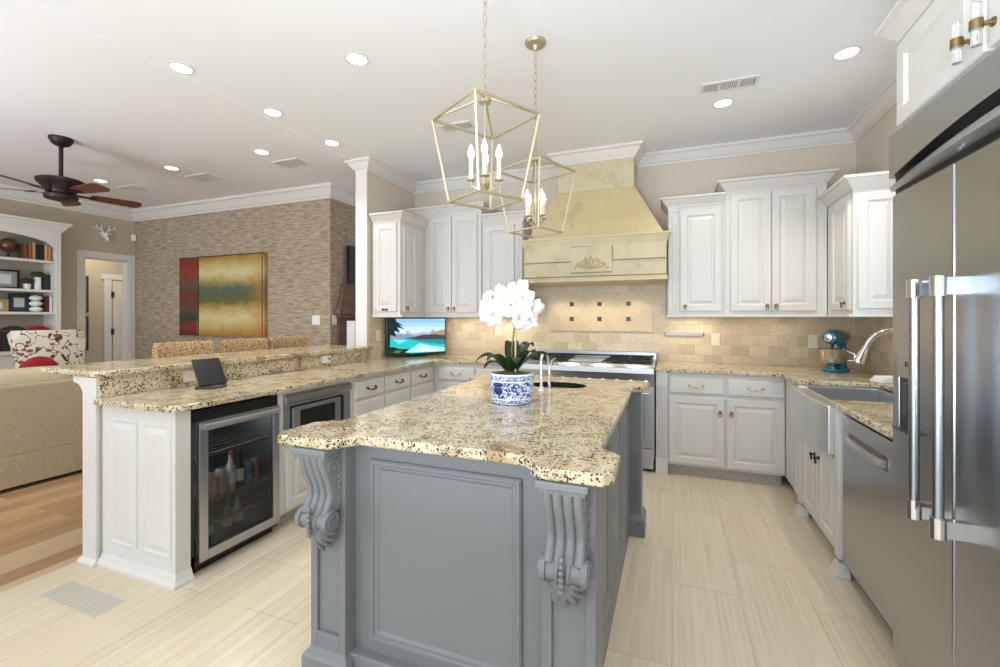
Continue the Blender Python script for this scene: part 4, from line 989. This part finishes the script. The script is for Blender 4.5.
# ------------------------------------------------------------------ downlights and vents
KL = [((-2.975, 1.95), 'recessed downlight nearest the camera on the ceiling seam'), ((-1.843, 2.28), 'recessed downlight alone in mid ceiling left of the pendants'), ((-2.94, 2.63), 'middle recessed downlight along the ceiling seam'),
      ((-2.94, 3.29), 'recessed downlight by the casing post'), ((1.0, 3.31), 'recessed downlight above the sink near the over-fridge cabinet'), ((.36, 3.745), 'recessed downlight beside the right ceiling register'),
      ((-3.72, 3.20), 'living room recessed downlight nearest the wall corner'), ((-5.02, 3.19), 'living room recessed downlight between two ceiling registers'), ((-6.27, 3.19), 'living room recessed downlight behind the fan')]
for (x, y), lb in KL:
    z = CZ if x > -3.06 else CZ-.010
    t = thing('recessed_light', lb, 'ceiling light', (x, y, z), 0, 'recessed ceiling lights')
    MB().lathe([(.074, 0), (.077, -.004), (.061, -.006), (.057, -.002)], n=24).build('trim_ring', 'white2', t)
    MB().lathe([(.057, -.003), (.045, -.005), (.01, -.006)], n=24).build('lens', 'lens', t)
    lamp('downlight_lamp', 'SPOT', (x, y, z-.03), (17 if y > 3.5 else 42 if x > 0 else 22) if x > -3.06 else 16, (1, .95, .88), .06, spot=math.radians(110))
def vent(x, y, w, d, z, label, n=12, three=False):
    t = thing('ceiling_vent', label, 'air vent', (x, y, z), 0, 'ceiling air registers')
    k = MB()
    for a, b, c, e in ((-w/2, w/2, -d/2, -d/2+.02), (-w/2, w/2, d/2-.02, d/2), (-w/2, -w/2+.02, -d/2+.02, d/2-.02), (w/2-.02, w/2, -d/2+.02, d/2-.02)): k.box(a, b, c, e, -.008, 0)
    k.build('frame', 'white2', t); B(-w/2+.015, w/2-.015, -d/2+.015, d/2-.015, -.002, 0).build('backing', col('#8C8B88', .7), t)
    k = MB(); m = n
    for i in range(m):
        x0 = -w/2+.025+(w-.05)*i/m; k.box(x0, x0+(w-.05)/m*.5, -d/2+.02, d/2-.02, -.007, -.002)
    if three:
        for q in (-1, 1): k.box(q*w/6-.008, q*w/6+.008, -d/2+.02, d/2-.02, -.008, -.002)
    k.build('louvers', 'white2', t)
vent(.37, 3.465, .36, .15, CZ, 'white slotted ceiling register above the right back cabinets', 26, True)
vent(-1.70, 3.39, .30, .15, CZ, 'white ceiling register seen through the nearer lantern', 12)
vent(-3.70, 3.55, .34, .22, CZ-.010, 'living room ceiling register nearest the wall corner', 8)
vent(-5.0, 3.54, .34, .22, CZ-.010, 'middle living room ceiling register', 8)
vent(-6.25, 3.53, .34, .22, CZ-.010, 'living room ceiling register behind the fan', 8)

# ------------------------------------------------------------------ ceiling fan
t = thing('ceiling_fan', 'dark bronze five-blade ceiling fan in the living room', 'ceiling fan', (-5.117, 2.306, 0))
zc = CZ-.010
MB().lathe([(.085, 0), (.085, -.02), (.06, -.06), (.03, -.075)], (0, 0, zc), 20).build('canopy', 'bronze', t)
MB().tube([(0, 0, zc-.07), (0, 0, 2.56)], .016, 12).build('downrod', 'bronze', t)
MB().lathe([(.03, .12), (.14, .10), (.17, .085), (.165, .06), (.11, 0), (.10, -.03), (.12, -.05), (.11, -.08), (.05, -.095)], (0, 0, 2.48), 24).build('motor_housing', 'bronze', t)
for i in range(5):
    an = math.radians(75+72*i); R = Matrix.Rotation(an, 4, 'Z')
    k = MB(); k.prism([(.20, -.045), (.30, -.06), (.53, -.07), (.57, -.05), (.58, 0), (.57, .05), (.53, .07), (.30, .06), (.20, .045)], -.004, .004)
    k.xf(R @ Matrix.Translation((0, 0, 2.46)) @ Matrix.Rotation(math.radians(-13), 4, 'X')); bl = k.build('blade', 'blade', t)
    k = MB(); k.prism([(.09, -.018), (.17, -.014), (.24, -.035), (.24, .035), (.17, .014), (.09, .018)], -.012, -.005); k.xf(R @ Matrix.Translation((0, 0, 2.46)) @ Matrix.Rotation(math.radians(-13), 4, 'X')); k.build('blade_iron', 'bronze', bl)

# ------------------------------------------------------------------ living room
# painting
t = thing('wall_painting', 'large abstract canvas of red, gold and green on the textured wall', 'painting', (-5.75, YF, 1.64))
B(-.82, .82, -.05, -.004, -.55, .55).build('canvas', 'painting', t, .002)
k = MB(); k.box(.775, .79, -.0515, -.049, -.55, .55); k.box(-.82, .82, -.0515, -.049, .535, .55); k.build('edge_line', col('#5A3A1E', .6), t)
# bar stools
def stool(x, y, label):
    t = thing('bar_stool', label, 'bar stool', (x, y, 0), PI/2, 'rattan bar stools at the raised bar')
    B(-.21, .21, -.21, .21, .70, .76).build('seat', 'rattan', t, .02)
    k = MB(); k.smooth = True
    L = []
    for i in range(9):
        u = -1+i/4; xx = .225*u; yy = .235-.05*u*u*0+.02*(1-u*u)
        L.append([(xx, yy-.03, .80), (xx, yy-.04, 1.10), (xx, yy-.02, 1.145), (xx, yy+.02, 1.145), (xx, yy+.035, 1.10), (xx, yy+.025, .80)])
    k.loops(L); k.build('backrest', 'rattan', t, .012)
    for sx in (-1, 1):
        for sy in (-1, 1): k = MB(); k.bar((sx*.19, sy*.19, .70), (sx*.21, sy*.21, 0), .035); k.build('leg', 'darkwood', t)
    k = MB()
    for s in (-1, 1): k.bar((-.2, s*.205, .25), (.2, s*.205, .25), .025); k.bar((s*.205, -.2, .32), (s*.205, .2, .32), .025)
    k.build('footrest', 'darkwood', t)
    return t
stool(-3.40, 2.41, 'woven rattan bar stool nearest the camera, behind the tablet')
stool(-3.40, 2.95, 'woven rattan bar stool in the middle of the three at the bar')
stool(-3.40, 3.44, 'woven rattan bar stool nearest the casing post')
# sofa (back towards kitchen, faces -X)
t = thing('sofa', 'beige linen sofa with its back to the kitchen', 'sofa', (-4.72, 1.36, 0), -PI/2)
# local: x -> world -Y, y -> world +X... back at y=0 plane
W2 = 1.10
k = MB(); k.box(-W2, W2+.9, -.20, 0, .26, .818); k.build('backrest', 'sofa', t, .022, 3)
k = MB(); k.box(-W2, W2+.9, -.95, 0.004, .035, .27); k.build('skirt', 'sofa', t, .006)
k = MB(); k.box(-W2, -W2+.2, -.95, -.2, .25, .62); k.box(W2+.7, W2+.9, -.95, -.2, .25, .62); k.build('arm', 'sofa', t, .04, 3)
k = MB(); k.box(-W2+.2, W2+.7, -.95, -.2, .26, .47); k.build('seat_cushion', 'sofac', t, .03, 3)
for x in (-.90+.33, .12, .80+.01):
    k = MB(); k.box(x-.335, x+.335, -.40, -.14, .46, .92); k.build('back_cushion', 'sofac', t, .07, 4)
for x in (-W2+.05, W2+.8):
    k = MB(); k.box(x-.03, x+.03, -.08, -.02, 0, .04); k.build('foot', 'darkwood', t)
def cushion(name, label, cat, m, loc, rz, w, h, d, tilt=0, rnd_=False):
    t = MB(); t.smooth = True
    if rnd_: t.ball((0, 0, 0), 1, 20, (w, d, h))
    else:
        L = []
        for i in range(9):
            v = -1+i/4; s = (1-abs(v)**3*.25); th_ = d*max(.08, math.sqrt(max(0, 1-v*v)))
            row = []
            for q in range(24):
                an = 2*PI*q/24; c, s_ = math.cos(an), math.sin(an)
                row.append((w*s*math.copysign(abs(c)**.4, c), th_*math.copysign(abs(s_), s_)*1, h*v))
            L.append(row)
        t.loops(L)
    o = t.build(name, m, angle=80); o.location = loc; o.rotation_euler = (tilt, 0, rz); tag(o, label, cat); return o
cushion('cushion', 'round red cushion resting on the seat of the bird-print armchair', 'cushion', 'red', (-6.02, 2.54, .71), PI/2, .19, .235, .09, 0, True)
cushion('cushion', 'green patterned cushion at the left end of the sofa in view', 'cushion', 'green', (-5.30, 1.55, .80), PI/2, .22, .17, .07)
# armchair
t = thing('armchair', 'cream upholstered chair printed with red birds and branches behind the sofa', 'armchair', (-6.05, 2.80, 0), PI/2)
k = MB(); k.smooth = True; L = []
for z, w, y in ((.30, .27, .30), (.6, .27, .33), (.9, .275, .36), (1.08, .305, .39), (1.16, .31, .41), (1.20, .28, .42)):
    L.append([(-w, y-.05, z), (-w*.6, y-.08, z), (0, y-.09, z), (w*.6, y-.08, z), (w, y-.05, z), (w, y+.05, z), (w*.6, y+.08, z), (0, y+.09, z), (-w*.6, y+.08, z), (-w, y+.05, z)])
k.loops(L); k.build('backrest', 'bird', t, 0, angle=70)
B(-.29, .29, -.38, .27, .25, .36).build('seat_frame', 'bird', t, .02); B(-.285, .285, -.40, .24, .36, .48).build('seat_cushion', 'bird', t, .04, 3)
for s in (-1, 1):
    for y in (-.32, .28): MB().bar((s*.26, y, .26), (s*.27, y*1.03, 0), .045).build('leg', 'darkwood', t)
# bookcase built-in
BY0, BY1, BD = 1.75, 3.315, .30
t = thing('bookcase', 'white arched built-in bookcase on the living room wall', 'bookcase', (XL, 0, 0))
k = MB(); x0, x1 = .001, BD
k.box(x0, x1, BY1-.055, BY1, 0, 2.43); k.box(x0, x1, BY0, BY0+.055, 0, 2.43); k.box(x0, .02, BY0, BY1, .9, 2.43)
k.build('case', 'white2', t, .003); B(.02, .024, BY0+.055, BY1-.055, .95, 2.4).build('back_panel', col('#A89F8E', .7), t)
ym = (BY0+BY1)/2; hw_ = (BY1-BY0)/2-.055; n = 16
pts = [(ym-hw_+2*hw_*i/n, 2.22+.15*math.sqrt(max(0, 1-((i/n*2-1))**2))) for i in range(n+1)]
k = MB(); k.loops([[(x, y, z) for y, z in pts]+[(x, ym+hw_, 2.44), (x, ym-hw_, 2.44)] for x in (BD-.02, BD)]); k.build('arch', 'white2', t)
k = MB(); k.crown(x0, BD, BY0, BY1, 2.43, .12, .08, ('r', 'f', 'b')); k.build('crown', 'white2', t)
SZ = (1.41, 1.69, 2.06)
for z in SZ: B(.02, BD-.01, BY0+.055, BY1-.055, z-.03, z).build('shelf', 'white2', t)
k = MB(); k.box(x0, BD+.12, BY0-.005, BY1+.005, 0, .90); k.box(x0, BD+.15, BY0-.01, BY1+.01, .90, .94); k.build('base_unit', 'white2', t, .004)
bx = XL+.17
def on(y, z): return (bx, y, z)
t = thing('desk_globe', 'dark bronze globe on the top bookcase shelf', 'globe', on(2.87, SZ[2]))
MB().ball((0, 0, .155), .085, 18).build('sphere', col('#6A4A3A', .25, .5), t); MB().lathe([(.055, 0), (.05, .01), (.012, .02), (.01, .06)], n=14).build('stand', 'bronze', t)
k = MB(); k.tube([(0, .1*math.sin(q), .155-.1*math.cos(q)) for q in [i*PI/10 for i in range(11)]], .005, 6); k.build('meridian_ring', 'brass', t)
for i, (y, w, h, c, lb) in enumerate(((3.00, .035, .19, '#6E4A33', 'brown leather book left of the pair of rust books'), (3.04, .03, .21, '#A05B3A', 'rust book between the brown and the tan book'), (3.075, .03, .215, '#C79A63', 'tan tall book beside the black books'), (3.11, .038, .20, '#1A1817', 'left black book on the top shelf'), (3.15, .038, .20, '#23201E', 'right black book on the top shelf'), (3.19, .03, .20, '#D8A873', 'pale tan book right of the black books'), (3.225, .03, .19, '#C08B58', 'caramel book at the right end of the book row'))):
    o = thing('book', lb, 'book', on(y, SZ[2]), 0, 'books on the top shelf')
    B(-.07, .075, -w/2+.001, w/2-.001, 0, h).build('cover', col(c, .6), o, .002); B(-.066, .070, -w/2+.004, w/2-.004, .004, h+.001).build('pages', 'paper', o)
o = MB().lathe([(.085, -.018), (.085, .018)], n=20, axis='y').build('plate', col('#C9A878', .4)); o.location = (XL+.06, 3.235, SZ[2]+.09); tag(o, 'round tan disc leaning beside the top shelf books', 'ornament')
def frame(lbl, y, z, w, h, fc, ic, rz=0, x=bx, name='picture_frame', cat='picture frame', grp=None, ic2=None):
    t = thing(name, lbl, cat, (x, y, z), rz, grp); f = .022
    k = MB()
    for a, b, c, d in ((-w, -w+f, 0, 2*h), (w-f, w, 0, 2*h), (-w+f, w-f, 0, f), (-w+f, w-f, 2*h-f, 2*h)): k.box(-.008, .012, a, b, c, d)
    k.build('frame', col(fc, .4), t); B(-.006, .002, -w+f, w-f, f, 2*h-f).build('picture', ic if not isinstance(ic, str) else col(ic, .6), t)
    if ic2: B(.001, .004, -w*.5, w*.45, h*.5, h*1.5).build('subject', col(ic2, .6), t)
    return t
frame('black framed black-and-white photograph on the middle shelf', 2.84, SZ[1], .13, .115, '#1C1714', '#9A9A98', ic2='#D5D5D3')
frame('dark frame at the right end of the middle bookcase shelf', 3.22, SZ[1], .04, .10, '#26221D', '#3B3F33')
frame('small tan frame on the lower bookcase shelf', 2.78, SZ[0], .09, .075, '#C2925E', '#8FA39A', ic2='#E6DCC8')
frame('dark teal picture of a white horse on the lower shelf', 2.97, SZ[0], .10, .115, '#1A2C33', '#21414A', ic2='#C9C3B5')
for y, h, r, lb in ((3.04, .05, .065, 'low round topiary in a short white pot on the bookcase'), (3.14, .14, .07, 'round topiary on a tall white pot on the bookcase')):
    o = thing('topiary', lb, 'plant', on(y, SZ[1]))
    MB().lathe([(.032, 0), (.034, h+.02)], n=14).build('pot', 'whiteplastic', o); MB().ball((0, 0, h+.055), r, 14, (1, 1, .55)).build('foliage', 'topiary', o)
for i, z in enumerate((0, .07, .14)):
    o = MB().ball((0, 0, 0), .07, 14, (.9, 1.0, .5)).build('knot_ornament', 'whiteplastic'); o.location = (bx, 3.12, SZ[0]+.035+z); tag(o, ('bottom', 'middle', 'top')[i]+' white pebble of the stacked ornament on the lower shelf', 'ornament', 'stacked white ornament')
for y, c, lb in ((3.207, '#5B2A25', 'dark red book standing on the lower bookcase shelf'), (3.236, '#E7E3D9', 'white book at the right end of the lower shelf')):
    o = thing('book', lb, 'book', on(y, SZ[0])); B(-.07, .075, -.014, .014, 0, .20).build('cover', col(c, .6), o, .002); B(-.066, .070, -.011, .011, .004, .201).build('pages', 'paper', o)
for y, c, lb in ((2.72, '#23201D', 'black book at the left on the bookcase ledge'), (2.79, '#3B2A22', 'dark brown book on the bookcase ledge'), (2.86, '#2C2A2B', 'charcoal book at the right on the bookcase ledge')):
    o = thing('book', lb, 'book', (XL+.2, y-.05, .94)); B(-.07, .08, -.03, .03, 0, .24).build('cover', col(c, .6), o, .002); B(-.066, .075, -.026, .026, .004, .241).build('pages', 'paper', o)
cushion('cushion', 'round red cushion peeping over the armchair back', 'cushion', 'red', (XL+.24, 3.12, 1.09), PI/2, .15, .15, .07, 0, True)
cushion('cushion', 'dark brown round cushion behind the armchair, left of the red one', 'cushion', col('#3A2C28', .9), (XL+.20, 2.90, 1.09), PI/2, .17, .15, .06, 0, True)
# deer head
t = thing('deer_head', 'white deer head ornament above the hall opening', 'wall ornament', (XL, 3.93, 2.52))
t.scale = (.72, .72, .72)
k = MB(); k.ball((.06, 0, 0), .055, 12, (1, .8, 1.25)); k.ball((.12, 0, -.075), .035, 12, (1, .8, 1.3)); k.lathe([(.05, 0), (.045, .04), (.03, .06)], (0, 0, .02), 12, 'x')
for s in (-1, 1): k.ball((.06, s*.065, .045), .03, 8, (.4, 1.3, .5))
k.build('head', 'whiteplastic', t)
for s in (-1, 1):
    k = MB(); k.tube([(.05, s*.025, .05), (.05, s*.05, .11), (.05, s*.11, .13), (.06, s*.15, .16), (.06, s*.155, .21)], [.014, .013, .012, .010, .005], 8)
    k.tube([(.05, s*.07, .12), (.05, s*.06, .17), (.05, s*.075, .21)], [.011, .009, .005], 8); k.tube([(.05, s*.12, .135), (.05, s*.17, .13), (.05, s*.19, .16)], [.010, .008, .005], 8); k.build('antler', 'whiteplastic', t)
t = thing('motion_sensor', 'small white motion sensor in the living room corner by the textured wall', 'sensor', (XL+.02, YF-.02, 2.55), math.radians(45))
B(-.03, .03, -.045, 0, -.05, .05).build('housing', 'whiteplastic', t, .008); B(-.02, .02, -.047, -.044, -.035, .0).build('sensor_window', 'paper', t)
# hall: door and pictures on its far wall
HX = -9.08
dd = struct(B(HX, HX+.04, 4.78, 5.50, .005, 1.98).build('door_1', col('#E8DFCF', .4)))
for z0, z1 in ((.15, .85), (.95, 1.86)):
    for a, b in ((.09, .33), (.40, .64)):
        k = MB(); k.ringpanel(a, b, z0, z1, [(0, .0), (0, -.004), (.012, -.004), (.02, .0), (.03, -.005), (.032, -.005)]); k.xf(Matrix.Translation((HX+.04, 4.78, 0)) @ Matrix.Rotation(PI/2, 4, 'Z')); k.build('door_panel', col('#E8DFCF', .4), dd)
for z in (.35, 1.1, 1.74): B(HX+.03, HX+.055, 4.755, 4.79, z-.05, z+.05).build('hinge', 'black', dd)
k = MB(); k.box(HX, HX+.03, 4.66, 4.765, 0, 2.0); k.box(HX, HX+.035, 4.63, 5.6, 2.0, 2.09); struct(k.build('trim_6', 'white2', bevel=.003))
frame('dark framed print, upper of the pair on the hall wall', 4.29, 1.43, .15, .30, '#1E1712', '#8D8378', x=HX+.012, ic2='#B9B1A4', grp=None)
frame('dark framed print, lower of the pair on the hall wall', 4.29, .80, .15, .28, '#1E1712', '#8D8378', x=HX+.012, ic2='#A89F92')
t = thing('hall_chime', 'small grey box high on the hall wall', 'door chime', (HX, 5.05, 2.45)); B(0, .05, -.12, .12, -.06, .06).build('housing', col('#B7AE9F', .5), t, .006); k = MB(); [k.box(.05, .053, -.09+i*.03, -.075+i*.03, -.04, .04) for i in range(6)]; k.build('grille', col('#A0978A', .5), t)
lamp('hall_lamp', 'POINT', (-8.5, 4.2, 2.55), 16, (1, .88, .68), .12)
# fireplace on the wall facing the kitchen
t = thing('fireplace', 'brown stone fireplace hood on the textured side wall', 'fireplace', (-3.90, 4.95, 0), PI/2)
k = MB(); k.loops([[(-.38+.0, -.04, 1.86), (.35, -.04, 1.86), (.35, 0, 1.86), (-.38, 0, 1.86)], [(-.52, -.07, 1.45), (.35, -.07, 1.45), (.35, 0, 1.45), (-.52, 0, 1.45)]]); k.build('overmantel', 'stone', t)
k = MB(); k.box(-.56, .35, -.10, 0, 1.38, 1.45); k.box(-.53, .35, -.08, 0, 1.34, 1.38); k.build('mantel_shelf', 'stone', t, .006)
B(-.50, .35, -.03, 0, 0, 1.34).build('surround', 'stone', t); B(-.36, .35, -.034, -.028, 0, 1.26).build('firebox', 'black', t)
t = thing('television', 'black wall-mounted television edge-on above the stone fireplace', 'television', (-3.90, 4.95, 2.02), PI/2)
B(-.36, .34, -.07, -.03, -.24, .24).build('housing', 'black', t, .004); B(-.1, .1, -.03, 0, -.1, .1).build('wall_mount', 'black', t); B(-.35, .33, -.0715, -.069, -.23, .23).build('screen', col('#3E4446', .15), t)
t = thing('white_panel', 'white upright panel beside the stone fireplace', 'panel', (-3.685, 4.50, 0), 0)
B(-.06, .06, -.06, .06, 0, 1.30).build('post', 'whiteplastic', t, .004); B(-.08, .08, -.08, .08, 0, .06).build('base', 'whiteplastic', t, .004)
# pale slatted patch on the tile, its use unknown
k = MB(); k.box(-.20, .20, -.11, .11, 0, .003)
t = thing('floor_patch', 'pale grey slatted patch flush in the tile before the peninsula end', 'floor vent', (-2.62, 1.26, 0), 0)
B(-.22, .22, -.065, .065, 0, .002).build('plate', col('#CFC8B8', .35), t); k = MB(); [k.box(-.21, .21, -.058+i*.0135, -.051+i*.0135, .002, .003) for i in range(9)]; k.build('slats', col('#BDB8AA', .35), t)

# under-cabinet warm lamps
for x0, w in ((-2.2, .5), (-1.65, .35), (.18, .35), (.8, .5)):
    lamp('under_cabinet_lamp', 'AREA', (x0, 4.52, 1.335), 1.1 if x0 < .5 else .35, (1, .84, .60), w, (0, 0, 0), .05)
